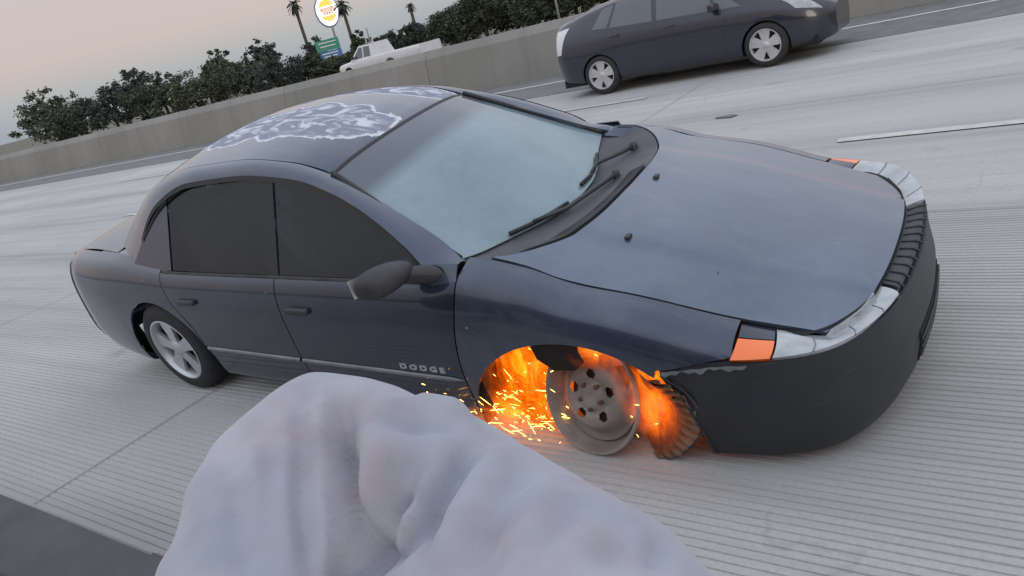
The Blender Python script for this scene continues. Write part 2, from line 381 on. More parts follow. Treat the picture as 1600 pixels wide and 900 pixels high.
def lofter(sta):
    xs = sorted(sta); n = len(sta[xs[0]]); fy = [pchip(xs, [sta[x][k][0] for x in xs]) for k in range(n)]; fz = [pchip(xs, [sta[x][k][1] for x in xs]) for k in range(n)]
    cache = {}
    def S(x, u):
        k = round(x, 5)
        if k not in cache: cache[k] = (pchip(range(n), [q(x) for q in fy]), pchip(range(n), [q(x) for q in fz]))
        a, b = cache[k]; return a(u), b(u)
    def u_at(x, z, lo=0, hi=None):
        hi = n-1 if hi is None else hi
        if S(x, lo)[1] >= z: return lo
        if S(x, hi)[1] <= z: return hi
        for _ in range(30):
            m = (lo+hi)/2
            if S(x, m)[1] < z: lo = m
            else: hi = m
        return lo
    return S, u_at
S, u_at = lofter(STA)
gapx = pchip([0, 3, 5, 6, 7], [-.566, -.552, -.484, -.466, -.452])
ARCH = (-.03, .30, .525, .445); REAR = (-2.85, .42, .41, .40)
def arch_z(x, A): t = 1-((x-A[0])/A[2])**2; return A[1]+A[3]*math.sqrt(t) if t > 0 else None
gapz = pchip([-.5, -.191, -.065, .013, .26, .574, .80], [1.06, .990, .94, .919, .865, .766, .70])
gapy = pchip([-.5, -.191, -.065, .013, .26, .574, .80], [.735, .735, .735, .735, .725, .69, .645])
btop = pchip([.30, .35, .618, .9, 1.1], [.648, .654, .694, .690, .675])

def side_panel(name, sg, xa, xb, u0, u1, nx, nu, arch=None, zlow=None, X=None, mat=None, fl=.014, off=0):
    """panel on the body side between curves xa(u), xb(u)"""
    if X is None: X = [i/nx for i in range(nx+1)]
    rows = {}
    def fn(s, t):
        key = round(s, 6)
        if key not in rows:
            lo = u0
            for it in range(3):
                x = lerp(xa(lo), xb(lo), s)
                if arch:
                    za = arch_z(x, arch)
                    if za is not None: lo = max(u0, u_at(x, za))
                if zlow:
                    zz = zlow(x)
                    if zz is not None: lo = max(lo, u_at(x, zz))
            rows[key] = lo
        u = lerp(rows[key], u1, t); x = lerp(xa(u), xb(u), s); y, z = S(x, u)
        return (x, sg*(y+off), z)
    v, f = grid(fn, nx, nu, fl, S=X)
    return mesh(name, v, f, mat or M['paint'], car, True, sharp=40)

def cluster(a, b, n, pts, w=.03):
    X = {a, b}
    for i in range(n+1): X.add(a+(b-a)*i/n)
    for p in pts:
        for k in range(1, 13): X.add(p+w*(k/12)**2); X.add(p-w*(k/12)**2)
        X.add(p)
    return sorted(x for x in X if a <= x <= b)

_hx = pchip([0, .2, .4, .53, .63, .70, .735], [-.060, -.066, -.092, -.145, -.215, -.295, -.37]); HOODX = lambda y: _hx(abs(y))
for sg in (-1, 1):
    # front wing: from the door gap to the corner lamp, cut by the arch
    xe = .60; xs = cluster(-.566, xe, 70, [ARCH[0]-ARCH[2], .35], .05); Xn = [(x+.566)/(xe+.566) for x in xs]
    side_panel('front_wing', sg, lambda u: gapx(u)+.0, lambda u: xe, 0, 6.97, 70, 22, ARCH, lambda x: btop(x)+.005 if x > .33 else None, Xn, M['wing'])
    side_panel('front_door', sg, lambda u: -1.62-.0*u, lambda u: gapx(u)-.007, .75, 6, 40, 22)
    rear_edge = pchip([0, 2, 3.2, 4.5, 6], [-2.43, -2.44, -2.47, -2.60, -2.64])
    side_panel('rear_door', sg, lambda u: rear_edge(u), lambda u: -1.627, .75, 6, 30, 20)
    xq = cluster(-3.90, -2.43, 40, [REAR[0]-REAR[2], REAR[0]+REAR[2]-.012], .05)
    side_panel('rear_quarter', sg, lambda u: -3.9, lambda u: rear_edge(u)-.007, .0, 6.9, 40, 20, REAR, None, [(x+3.9)/1.47 for x in xq])
    side_panel('sill', sg, lambda u: -2.43, lambda u: -.573, 0, .72, 20, 4)

# hood: a height field with a raised centre and a crease down each side
def hood_z(x, y):
    gz, gy = gapz(x), gapy(x); q = min(1, abs(y)/gy)
    z = gz+(.052*(1-q**2.2))
    t = max(0, min(1, (.66-q)/.10)); return z+.010*t*t*(3-2*t)
FRONTX = lambda y: .995-.30*abs(y)**2.4-(.0 if abs(y) < .5 else .3*(abs(y)-.5))
def hood_pt(s, t):
    e = t*2-1; x = 0
    yq = e
    # two passes: lateral limit depends on x
    x = .3
    for _ in range(6):
        y = yq*(gapy(x)-.007); x = lerp(HOODX(y)+.006, FRONTX(y), s)
    return (x, y, hood_z(x, y))
v, f = grid(hood_pt, 48, 56, .016, ref=lambda p: Vector((p.x, p.y, 0)))
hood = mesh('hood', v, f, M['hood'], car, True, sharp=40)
for (x, y) in ((.02, .10), (.10, -.42)):
    MB().box((x, y, hood_z(x, y)+.006), (.022, .034, .012), bev=.004).build('washer_nozzle', M['plastic'], hood)

# nose: bumper cover and lamp band swept round the front
NOSE = [(.345,.882),(.45,.880),(.62,.862),(.78,.815),(.90,.735),(.99,.60),(1.05,.42),(1.08,.22),(1.09,0)]
NOSE = NOSE+[(x, -y) for x, y in NOSE[-2::-1]]
NOSE = [(x, -y, 0) for x, y in NOSE]        # right side first
nose = curve3(NOSE)
def nose_pt(q, inset, z):
    p = nose(q); d = (nose(min(1, q+.004))-nose(max(0, q-.004))).normalized(); nrm = Vector((d.y, -d.x, 0))
    p = p-nrm*inset; return Vector((p.x, p.y, z))
def bump_z(q): return btop(nose(q).x)
bprof = ((.05, .262), (.02, .285), (0, .33), (-.012, .42), (-.012, .50), (.0, .57), (.004, .60), (.012, None))
def bumper_fn(s, t):
    q = s; k = t*(len(bprof)-1); i = min(int(k), len(bprof)-2); w = k-i
    top = bump_z(q)-.006
    def pr(j):
        ins, z = bprof[j]; z = top if z is None else .262+(z-.262)*(top-.262)/(.69-.262)
        return ins, z
    (i0, z0), (i1, z1) = pr(i), pr(i+1)
    z = lerp(z0, z1, w); p = nose_pt(q, lerp(i0, i1, w), z)
    # both ends are cut by the wheel arches
    lim = ARCH[0]+ARCH[2]*math.sqrt(max(0, 1-((z-ARCH[1])/ARCH[3])**2)) if z > ARCH[1] else ARCH[0]+ARCH[2]
    if q < .12 or q > .88:
        e = min(q, 1-q)/.12; p.x = lerp(max(lim, .345), p.x, e) if p.x < 2 else p.x
    return p
v, f = grid(bumper_fn, 90, 21, .02, ref=lambda p: Vector((p.x*.5, p.y*.5, .45)), T=[i/21 for i in range(22)])
bumper = mesh('front_bumper', v, f, M['bumper'], car, True, sharp=40)
def on_bumper(name, sa, sb, ta, tb, mat):
    v, f = grid(lambda s, t: bumper_fn(lerp(sa, sb, s), lerp(ta, tb, t))+Vector((.004, 0, 0)), 20, 4, .006, ref=lambda p: Vector((p.x*.5, p.y*.5, .45))); return mesh(name, v, f, mat, bumper, True, sharp=40)
on_bumper('air_intake', .40, .60, .30, .52, M['black'])
for k in range(3): MB().tube([bumper_fn(.40+.2*i/12, .345+.06*k)+Vector((.008, 0, 0)) for i in range(13)], .005, 6).build('intake_bar', M['plastic'], bumper, True)
# torn strip of pale bare plastic along the top of the bumper beside the arch
def strip_fn(s, t):
    q = lerp(.004, .115, s); z = bump_z(q)-.002-.020*(1-t)*(.7+.3*math.sin(s*17)+.25*math.sin(s*41)); return nose_pt(q, -.003-.002*math.sin(s*29), z)
v, f = grid(strip_fn, 40, 2); mesh('torn_edge', v, f, M['trim'], bumper, True)
# lamp band
OUTL = [(x, -gapy(x)+.004, gapz(x)-.014) for x in (.60, .68, .76)]+[(FRONTX(y)-.002, y, hood_z(FRONTX(y), y)-.014) for y in (-.62, -.55, -.45, -.3, -.15, 0)]
OUTL = OUTL+[(x, -y, z) for x, y, z in OUTL[-2::-1]]; outl = curve3(OUTL)
def band_pt(q, w, ins=0):
    p = nose(q); z0 = btop(p.x)+.006; a = nose_pt(q, .014+ins, z0); b = outl((q-.094)/.812); b = b+Vector((-ins, 0, -ins*.5))
    c = a.lerp(b, w); d = (a-Vector((.2, 0, a.z))).normalized(); return c+d*(.022*4*w*(1-w))+Vector((0, 0, .008*4*w*(1-w)))
def band(name, qa, qb, ta, tb, mat, parent, nq=16, ins=.0):
    v, f = grid(lambda s, t: band_pt(lerp(qa, qb, s), lerp(ta, tb, t), ins), nq, 6, .02, ref=lambda p: Vector((p.x*.5, p.y*.5, .55)))
    return mesh(name, v, f, mat, parent, True, sharp=40)
def inner_nose(s, t):
    p = band_pt(lerp(.094, .906, s), t*.96); return p.lerp(Vector((.55, 0, p.z-.02)), .13)
v, f = grid(inner_nose, 60, 5); mesh('nose_panel', v, f, M['black'], car, True)
for a, b in ((.0945, .142), (.9055, .858)): band('corner_lamp', a, b, .03, .62, M['amber'], car, nq=8)
for a, b in ((.0945, .142), (.9055, .858)): band('lamp_surround', a, b, .65, .99, M['paint'], car, nq=8)
for a, b in ((.145, .36), (.855, .64)):
    hl = band('headlight', a, b, .04, .96, M['lens'], car)
    for w in (.22, .5, .78):
        q = lerp(a, b, w); MB().tube([band_pt(q, .1, -.003), band_pt(q, .5, -.004), band_pt(q, .9, -.003)], .003, 5).build('lens_rib', M['trim'], hl)
gr = band('grille', .372, .628, .06, .94, M['plastic'], car, nq=14, ins=.01)
for k in range(11):
    q = .38+.024*k; MB().tube([band_pt(q, .08), band_pt(q, .5), band_pt(q, .92)], .005, 5).build('grille_bar', M['bumper'], gr)

# cowl between the glass and the hood
GLB = [(-.535,-.70,1.005),(-.500,-.574,.978),(-.448,-.442,.968),(-.375,-.28,.962),(-.335,-.12,.958),(-.325,0,.958)]
GLB = GLB+[(x, -y, z) for x, y, z in GLB[-2::-1]]
GLT = [(-1.262,-.548,1.375),(-1.225,-.40,1.408),(-1.195,-.2,1.428),(-1.185,0,1.434)]
GLT = GLT+[(x, -y, z) for x, y, z in GLT[-2::-1]]
glb, glt = curve3(GLB), curve3(GLT)
def ws_pt(s, t):
    a, b = glb(s), glt(s); p = a.lerp(b, t); w = 4*t*(1-t); e = 1-(2*s-1)**4
    return p+Vector((.35, 0, 1)).normalized()*(.020*w*e)
v, f = grid(ws_pt, 50, 30, .006, ref=lambda p: Vector((p.x-.3, p.y, p.z-.4)))
wscreen = mesh('windscreen', v, f, M['windscreen'], car, True, sharp=40)
def cowl_pt(s, t):
    a = glb(s)+Vector((-.015, 0, -.010)); y = a.y*1.03; b = Vector((HOODX(y)-.004, y, hood_z(HOODX(y), min(.73, max(-.73, y)))-.008))
    p = a.lerp(b, t); p.z -= .020*math.sin(math.pi*min(1, t*1.05)); return p
v, f = grid(cowl_pt, 50, 10, .01, ref=lambda p: Vector((p.x, p.y, 0)))
cowl = mesh('cowl_panel', v, f, M['cowl'], car, True, sharp=40)
# vent screen along the hood edge: a strip of small square holes made of crossing bars
def screen():
    mb = MB()
    for k in range(70):
        s = .08+.56*k/69; mb.tube([cowl_pt(s, .68)+Vector((0, 0, .008)), cowl_pt(s, .97)+Vector((0, 0, .012))], .0022, 4)
    for j in range(7):
        t = .68+.29*j/6; mb.tube([cowl_pt(.08+.56*k/40, t)+Vector((0, 0, .008+.004*j/6)) for k in range(41)], .0022, 4)
    return mb.build('vent_screen', M['plastic'], cowl)
screen()
def slot_fn(s, t): return cowl_pt(lerp(.08, .64, s), lerp(.67, .985, t))+Vector((0, 0, .004))
v, f = grid(slot_fn, 40, 3); mesh('vent_slot', v, f, M['black'], cowl, True)
# wipers
def wiper(arm_pts, blade_pts, parent):
    w = empty('wiper', (0, 0, 0), parent=parent)
    MB().tube(arm_pts, [.015, .012, .010, .007][:len(arm_pts)], 6).build('wiper_arm', M['plastic'], w, True)
    MB().tube(blade_pts, .010, 6).build('wiper_blade', M['seal'], w, True)
    MB().lathe([(.0, .02), (.016, .018), (.02, 0), (.02, -.02)], 12, 'z', arm_pts[0]).build('wiper_pivot', M['plastic'], w, True)
up = Vector((.012, 0, .022))
wiper([cowl_pt(.64, .40)+up, cowl_pt(.52, .22)+up*1.3, cowl_pt(.38, .12)+up*1.2, ws_pt(.27, .012)+up*.9], [ws_pt(.42, .004)+up*.6, ws_pt(.34, .008)+up*.5, ws_pt(.26, .010)+up*.5, ws_pt(.185, .014)+up*.5], car)
wiper([cowl_pt(.87, .60)+up, cowl_pt(.80, .32)+up*1.5, ws_pt(.71, .012)+up, ws_pt(.63, .022)+up*.8], [ws_pt(.82, .008)+up*.55, ws_pt(.72, .012)+up*.5, ws_pt(.62, .02)+up*.5, ws_pt(.54, .03)+up*.5], car)
# side seals of the glass and the header line
for s in (0, 1):
    o_ = Vector((.004, -.006 if s == 0 else .006, .007))
    MB().tube([ws_pt(s, k/24)+o_ for k in range(25)], [.013]*25, 8).build('windscreen_seal', M['seal'], car, True)
v, f = grid(lambda a, b: glt(a)+Vector((.012-.024*b, 0, .003+.004*math.sin(math.pi*b)-.008+.010*b)), 40, 3); mesh('header_seal', v, f, M['seal'], car, True)

# roof with side rails down to the wing: rail outer edge (window top) and inner edge (drip line)
RIN = [(-.50,-.725,1.010),(-.62,-.675,1.075),(-.85,-.628,1.19),(-1.05,-.592,1.285),(-1.262,-.560,1.376),(-1.50,-.558,1.452),(-1.9,-.552,1.495),(-2.3,-.556,1.492),(-2.7,-.575,1.425),(-3.0,-.61,1.27),(-3.25,-.66,1.09)]
ROUT = [(-.49,-.815,1.010),(-.602,-.818,1.012),(-.735,-.783,1.105),(-.875,-.741,1.19),(-1.02,-.705,1.265),(-1.18,-.673,1.328),(-1.45,-.637,1.398),(-1.9,-.622,1.438),(-2.3,-.632,1.430),(-2.62,-.68,1.34),(-2.95,-.80,1.02)]
rin, rout = curve3(RIN), curve3(ROUT)
def rail_pt(s, t, sg):
    a, b = rin(s), rout(s); p = a.lerp(b, t); p = p+Vector((0, -.55, .83))*(.012*math.sin(math.pi*t)); return Vector((p.x, -p.y if sg > 0 else p.y, p.z))
for sg in (-1, 1):
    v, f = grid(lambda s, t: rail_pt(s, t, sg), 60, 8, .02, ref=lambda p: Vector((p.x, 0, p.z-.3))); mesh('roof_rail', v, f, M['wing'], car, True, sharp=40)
roofz = pchip([-2.80, -2.4, -1.9, -1.5, -1.19], [1.455, 1.545, 1.560, 1.520, 1.440])
def rin_at(x):
    lo, hi = 0, 1
    for _ in range(30):
        m = (lo+hi)/2
        if rin(m).x > x: lo = m
        else: hi = m
    return rin(lo)
def roof_pt(s, t):
    e = 2*t-1; a = glt(1-(1-t))+Vector((-.014, 0, .001)); xb = -2.80+.08*e*e
    x = lerp(a.x, xb, s); r = rin_at(min(x, -1.27)); ye = abs(r.y)-.006; y = e*lerp(abs(GLT[0][1])-.004, ye, min(1, s*4)); q = abs(e)
    z = lerp(r.z, roofz(x), 1-q**2.3)
    if s == 0: z = a.z; y = a.y
    return (x, y, z)
v, f = grid(roof_pt, 40, 40, .012, ref=lambda p: Vector((p.x, p.y, 0))); mesh('roof', v, f, M['peel'], car, True, sharp=40)
glass_y = lambda z: .838-(z-.97)*.485
for sg in (-1, 1):
    def cpil(s, t):
        x = lerp(-2.545, -2.96, s); lo, hi = .5, 1
        for _ in range(30):
            m_ = (lo+hi)/2
            if rout(m_).x > x: lo = m_
            else: hi = m_
        zt = rout(lo).z-.004; zb = min(zt-.003, S(x, 6)[1]-.01); z = lerp(zb, zt, t); return (x, sg*(glass_y(z)+.002), z)
    v, f = grid(cpil, 16, 8); mesh('rear_pillar', v, f, M['paint'], car, True)
    def qtop(s, t): x = lerp(-2.86, -3.45, s); y, z = S(x, 6.85); return (x, sg*lerp(y, .60, t), lerp(z-.004, 1.062, t)+.004*math.sin(math.pi*t))
    v, f = grid(qtop, 12, 4); mesh('quarter_top', v, f, M['paint'], car, True)
    def pbase(s, t): x = lerp(-.60, -.20, s); y, z = S(x, 6.9); q = Vector((x-.03, sg*.69, max(.93, 1.0+(-.5-x)*.16))); return Vector((x, sg*y, z-.004)).lerp(q, t)
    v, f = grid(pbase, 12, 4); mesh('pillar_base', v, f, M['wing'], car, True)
# back glass, deck and tail
RWB = [(-3.22,-.66,1.09),(-3.30,0,1.10),(-3.22,.66,1.09)]; rwb = curve3(RWB)
def rw_pt(s, t):
    a = Vector(roof_pt(1, s))+Vector((-.01, 0, -.004)); p = a.lerp(rwb(s), t); return p+Vector((-.5, 0, .8))*(.02*4*t*(1-t))
v, f = grid(rw_pt, 24, 12, .01); mesh('back_glass', v, f, M['darkglass'], car, True, sharp=40)
def deck_pt(s, t):
    e = 2*t-1; x = lerp(-3.27+.05*e*e, -3.92+.06*e*e, s); y = e*lerp(.735, .645, s); return (x, y, 1.098-.02*s-.03*abs(e)**3+.012*math.sin(math.pi*s))
v, f = grid(deck_pt, 12, 24, .02, ref=lambda p: Vector((p.x, p.y, 0))); mesh('boot_lid', v, f, M['paint'], car, True, sharp=40)
def tail_pt(s, t):
    e = 2*s-1; z = lerp(.36, 1.04, t); y, _ = S(-3.88, u_at(-3.88, z)); return (-3.90-.09*(1-abs(e)**3)*(1-.5*abs(t-.4)), e*y, z)
v, f = grid(tail_pt, 30, 14, .02); tail = mesh('rear_bumper', v, f, M['paint'], car, True, sharp=40)
for sg in (-1, 1):
    v, f = grid(lambda s, t: Vector(tail_pt(.5+sg*lerp(.30, .498, s), lerp(.60, .86, t)))+Vector((-.006, 0, 0)), 8, 4, .01); mesh('tail_light', v, f, M['redlens'], car, True)

# doors' glass and frames
for sg in (-1, 1):
    def top_at(x):
        lo, hi = 0, 1
        for _ in range(30):
            m = (lo+hi)/2
            if rout(m).x > x: lo = m
            else: hi = m
        return rout(lo).z
    for (nm, xa, xb) in (('door_glass', -.735, -1.60), ('rear_door_glass', -1.69, -2.56)):
        def fn(s, t):
            x = lerp(xa, xb, s); zb = S(x, 6)[1]-.02; zt = max(top_at(x)-.008, zb+.01); z = lerp(zb, zt, t); return (x, sg*(glass_y(z)-.004), z)
        v, f = grid(fn, 24, 8); mesh('door_glass', v, f, M['glass'], car, True)
    # window frame strip under the rail and the belt seal
    def fr(s, t):
        p = rout(lerp(.075, .93, s)); z = p.z-.024*t+.002; return Vector((p.x, sg*(abs(p.y)+.004+.010*t), z))
    v, f = grid(fr, 50, 3); mesh('window_frame', v, f, M['seal'], car, True)
    v, f = grid(lambda s, t: Vector((lerp(-.70, -2.62, s), sg*(S(lerp(-.70, -2.62, s), 6)[0]-.002+.006*math.sin(math.pi*t)), S(lerp(-.70, -2.62, s), 6)[1]-.012+.026*t)), 40, 4); mesh('belt_seal', v, f, M['plastic'], car, True)
    v, f = grid(lambda s, t: Vector((lerp(-1.60, -1.69, s), sg*(glass_y(lerp(.98, 1.40, t))+.002), lerp(.98, 1.405, t))), 2, 6); mesh('door_pillar', v, f, M['seal'], car, True)
    # sail panel
    def sail(s, t):
        x = lerp(-.602, -.742, s); zb = .968; zt = max(zb+.004, top_at(x)-.006); z = lerp(zb, zt, t); return (x, sg*(glass_y(z)+.008), z)
    v, f = grid(sail, 8, 6, .01); mesh('mirror_sail', v, f, M['plastic'], car, True, sharp=40)
    def corner(s, t):
        x = lerp(-.472, -.606, s); y0, z0 = S(x, 5.85); return (x, sg*(lerp(y0, .795, t)+.003), lerp(z0, 1.038, t))
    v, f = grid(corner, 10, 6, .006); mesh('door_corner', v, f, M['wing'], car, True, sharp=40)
    # rub strip and lettering on the doors
    for (xa, xb, end) in ((-.566, -1.615, 1), (-1.632, -2.44, 0)):
        def mould(s, t):
            x = lerp(xa, xb, s); w = min(1, s*12+.15) if end else 1; a = math.pi*t; zc = .520+.006*(x+.566)*-1; z = zc-.013*w*math.cos(a)
            y, _ = S(x, u_at(x, z)); return (x, sg*(y+.001+.011*w*math.sin(a)), z)
        v, f = grid(mould, 30, 6); mesh('rub_strip', v, f, M['trim'], car, True)
    # handle
    MB().box((-1.48, sg*.903, .83), (.16, .03, .03), bev=.01).build('door_handle', M['plastic'], car, True)
    MB().box((-2.42, sg*.903, .84), (.16, .03, .03), bev=.01).build('door_handle', M['plastic'], car, True)

def text_mesh(name, body, size, mat, parent, mtx, extrude=.002, spacing=1.0, xscale=1.0, bold=0):
    c = bpy.data.curves.new(name, 'FONT'); c.body = body; c.size = size; c.extrude = extrude; c.space_character = spacing; c.offset = bold; c.align_x = 'CENTER'; c.align_y = 'CENTER'; c.resolution_u = 3
    o = bpy.data.objects.new(name, c); scene.collection.objects.link(o); dg = bpy.context.evaluated_depsgraph_get()
    me = bpy.data.meshes.new_from_object(o.evaluated_get(dg)); bpy.data.objects.remove(o); bpy.data.curves.remove(c)
    for v in me.vertices: v.co.x *= xscale
    me.transform(mtx); me.materials.clear(); me.materials.append(mat); me.name = name
    return link(bpy.data.objects.new(name, me), parent)
def side_text(sg):
    y, _ = S(-.785, u_at(-.785, .568))
    m = Matrix(((-sg, 0, 0, -.785), (0, 0, sg, sg*(y+.004)), (0, 1, 0, .567), (0, 0, 0, 1)))
    text_mesh('lettering', 'DODGE', .036, M['chrome'], car, m, .003, 1.5, 1.62, .0012)
side_text(-1); side_text(1)

# mirrors
def mirror_part(sg):
    root = empty('wing_mirror', parent=car)
    def hs(s, t):
        a, b = 2*math.pi*s, math.pi*(t-.5); cb = math.copysign(abs(math.cos(b))**.7, math.cos(b)); ca, sa = math.cos(a), math.sin(a); sb = math.sin(b)
        X = .085*cb*math.copysign(abs(ca)**.8, ca); Z = .060*cb*math.copysign(abs(sa)**.85, sa)
        if X < 0: X *= .5
        Z *= 1+.22*sb; X *= 1+.1*sb
        return (-.735-.055*sb+X, sg*(.965+.105*sb), 1.060+Z-.006*sb)
    v, f = grid(hs, 28, 16); h = mesh('mirror_housing', v, f, M['plastic'], root, True)
    v, f = grid(lambda s, t: (-.782-.05*(2*t-1), sg*(.975+.085*(2*t-1)), 1.058+.042*(2*s-1)), 2, 2); mesh('mirror_glass', v, f, M['chrome'], root)
    def arm(s, t):
        a = 2*math.pi*s; w = lerp(.062, .044, t); return (lerp(-.615, -.70, t)+w*1.25*math.cos(a), sg*lerp(.822, .91, t), lerp(1.0, 1.045, t)+w*.78*math.sin(a))
    v, f = grid(arm, 20, 6); mesh('mirror_arm', v, f, M['plastic'], root, True)
mirror_part(-1)

# dark inner shell so that the gaps read black, with the wheel housing
def shell(sg):
    def fn(s, t):
        x = lerp(-3.85, -.50, s); u = lerp(.2, 6, t)
        if abs(x-REAR[0]) < .45: u = lerp(u_at(x, .84), 6, t)
        y, z = S(x, u); return (x, sg*(y-.03), z-.01)
    v, f = grid(fn, 40, 12); mesh('inner_panel', v, f, M['black'], car, True)
shell(-1); shell(1)
MB().box((-1.9, 0, .34), (2.6, 1.5, .05)).build('floor_pan', M['black'], car)
def bay(name, c, d, mat=None, rot=None): return MB().box(c, d, rot).build(name, mat or M['black'], car)
bay('firewall', (-.56, 0, .66), (.05, 1.5, .62)); bay('engine_block', (.35, .10, .52), (.6, .6, .36), M['underrust'])
bay('radiator_support', (.82, 0, .5), (.05, 1.2, .3))
# inner wing behind the wheel
def liner(sg, x0, x1, yy, mat, name):
    def fn(s, t):
        a = lerp(R(x0), R(x1), s); return (ARCH[0]+(ARCH[2]+.02)*math.cos(a), sg*lerp(.50, .865, t), ARCH[1]+(ARCH[3]+.025)*math.sin(a))
    v, f = grid(fn, 26, 6); return mesh(name, v, f, mat, car, True)
M['liner'] = mottled('sooty_liner', (.03, .028, .026), (.10, .085, .07), 9, .8, .4, .01)
liner(-1, 60, 187, 0, M['liner'], 'wheel_housing'); liner(1, -5, 185, 0, M['liner'], 'wheel_housing')
bay('inner_wing', (-.03, -.48, .62), (1.0, .03, .42), M['liner']); bay('inner_wing', (-.03, .48, .55), (1.0, .03, .55), M['liner'])

# interior
def seat(x, y, w):
    r = empty('seat', (x, y, 0), parent=car)
    MB().box((.0, 0, .62), (.50, w, .16), bev=.05).build('cushion', M['seat'], r, True)
    MB().box((-.32, 0, .90), (.14, w*.95, .60), Matrix.Rotation(-.28, 3, 'Y'), .05).build('backrest', M['seat'], r, True)
    for k in ([0] if w < .7 else [-.4, .4]): MB().box((-.43, k, 1.27), (.09, .26, .19), Matrix.Rotation(-.2, 3, 'Y'), .04).build('headrest', M['seat'], r, True)
seat(-1.35, -.37, .5); seat(-1.35, .37, .5); seat(-2.35, 0, 1.25)
MB().box((-.72, 0, .86), (.36, 1.42, .20), bev=.06).build('dashboard', M['plastic'], car, True)
sw = [Vector((-.98+.05*math.sin(a), .37+.18*math.cos(a), .93+.17*math.sin(a))) for a in [2*math.pi*k/20 for k in range(21)]]
MB().tube(sw, .014, 6, cap=False).build('steering_wheel', M['plastic'], car, True)

# wheels: three with tyres, one bare rim
RIMW = mottled('scorched_steel_rim', (.20, .175, .155), (.37, .335, .30), 6, .55, .25, .003, metal=.35); M['rim'] = RIMW
def wheel_bare():
    w = empty('wheel', parent=car)
    wc = Vector((0.0, .075, .222)); m = Matrix.Translation(wc) @ Matrix.Rotation(R(-9), 4, 'Z') @ Matrix.Rotation(R(-18), 4, 'X')
    w.matrix_parent_inverse = Matrix.Identity(4); w.matrix_local = CARINV @ m
    rm = .232
    # barrel with flanges, outboard face at y = -.0
    prof = [(rm, .0), (rm+.004, -.006), (rm, -.013), (rm-.010, -.012), (rm-.018, .0), (rm-.024, .03), (rm-.034, .05), (rm-.045, .075), (rm-.05, .10), (rm-.035, .14), (rm-.022, .165), (rm-.004, .17), (rm+.002, .178), (rm-.006, .186), (rm-.012, .18), (rm-.03, .165), (rm-.044, .14), (rm-.058, .10), (rm-.053, .07), (rm-.044, .045)]
    # outside wall of the barrel
    rim = MB().lathe(prof, 72).build('rim', RIMW, w, True, 50)
    out = [(rm, .0), (rm-.004, .010), (rm-.022, .016), (rm-.028, .04), (rm-.040, .06), (rm-.046, .10), (rm-.028, .15), (rm-.010, .165), (rm, .178)]
    MB().lathe(out, 72).build('barrel', RIMW, w, True, 50)
    # disc with five round holes: rings of quads, opened at the holes
    def disc(r, a):
        d = [(.0, -.006), (.03, -.010), (.048, -.008), (.06, .006), (.075, .004), (.095, .000), (.125, .004), (.142, .022), (.165, .052), (.192, .058)]
        return pchip([q[0] for q in d], [q[1] for q in d])(r)
    rs = [0.0, .015, .03, .042, .05, .06, .068, .074, .08, .086, .092, .098, .104, .112, .122, .132, .142, .152, .165, .178, .192]; na = 120; vv, ff = [], []
    for r in rs:
        for k in range(na): a = 2*math.pi*k/na; vv.append((r*math.cos(a), disc(r, a), r*math.sin(a)))
    for i in range(len(rs)-1):
        for k in range(na):
            rc = (rs[i]+rs[i+1])/2; a = 2*math.pi*(k+.5)/na
            hole = False
            for h in range(5):
                ha = 2*math.pi*h/5+.35
                if math.hypot(rc*math.cos(a)-.092*math.cos(ha), rc*math.sin(a)-.092*math.sin(ha)) < .021: hole = True
            if not hole: ff.append((i*na+k, i*na+(k+1) % na, (i+1)*na+(k+1) % na, (i+1)*na+k))
    mesh('wheel_disc', vv, ff, RIMW, w, True)
    for h in range(5):
        ha = 2*math.pi*h/5+.35+.63; MB().lathe([(.0, -.02), (.008, -.018), (.010, -.004), (.010, .01)], 8, 'y', (.052*math.cos(ha), 0, .052*math.sin(ha))).build('lug_nut', M['underrust'], w, True)
    MB().lathe([(.0, .04), (.125, .04), (.128, .055), (.128, .065), (.0, .065)], 40).build('brake_disc', M['underrust'], w, True, 40)
    MB().box((.10, .07, .07), (.10, .07, .12), bev=.015).build('brake_caliper', M['underrust'], w, True)
wheel_bare()
def wheel_full(name, wc, parent, r=.31, wd=.20, rr=.21, out=-1, rim=None, spokes=5, sw=1):
    w = empty(name, wc, parent=parent)
    prof = [(rr, -.5*wd), (rr+.02, -.52*wd), (r-.03, -.5*wd), (r-.008, -.40*wd), (r, -.25*wd), (r, .25*wd), (r-.008, .40*wd), (r-.03, .5*wd), (rr+.02, .52*wd), (rr, .5*wd), (rr, -.5*wd)]
    MB().lathe(prof, 40).build('tyre', M['rubber'], w, True, 50)
    o = out; y = lambda d: o*(.5*wd-d)
    MB().lathe([(rr+.004, y(-.004)), (rr-.006, y(-.006)), (rr-.014, y(.004)), (rr-.022, y(.05)), (rr-.03, y(.12))], 40).build('rim', rim, w, True, 50)
    mb = MB()
    for k in range(spokes):
        a = 2*math.pi*k/spokes+.3; pts = []
        for (ra, wa) in ((.03, .035*sw), (.09, .03*sw*1.2), (rr-.012, .045*sw*1.25)):
            for e in (-1, 1): pts.append(Vector((ra*math.cos(a)-e*wa*math.sin(a), y(.012 if ra < .05 else .016), ra*math.sin(a)+e*wa*math.cos(a))))
        mb.add(pts+[p+Vector((0, -o*.02, 0)) for p in pts], [(0, 1, 3, 2), (2, 3, 5, 4), (6, 8, 9, 7), (8, 10, 11, 9), (0, 2, 8, 6), (2, 4, 10, 8), (1, 7, 9, 3), (3, 9, 11, 5)])
    mb.lathe([(.0, y(.004)), (.045, y(.006)), (.055, y(.014)), (.055, y(.035))], 20); mb.build('spokes', rim, w, True, 40)
    MB().lathe([(.0, y(.06)), (rr-.02, y(.06))], 24).build('brake_disc', M['black'], w)
    return w
RIMG = material('silver_rim', (.55, .56, .58), .35, .6)
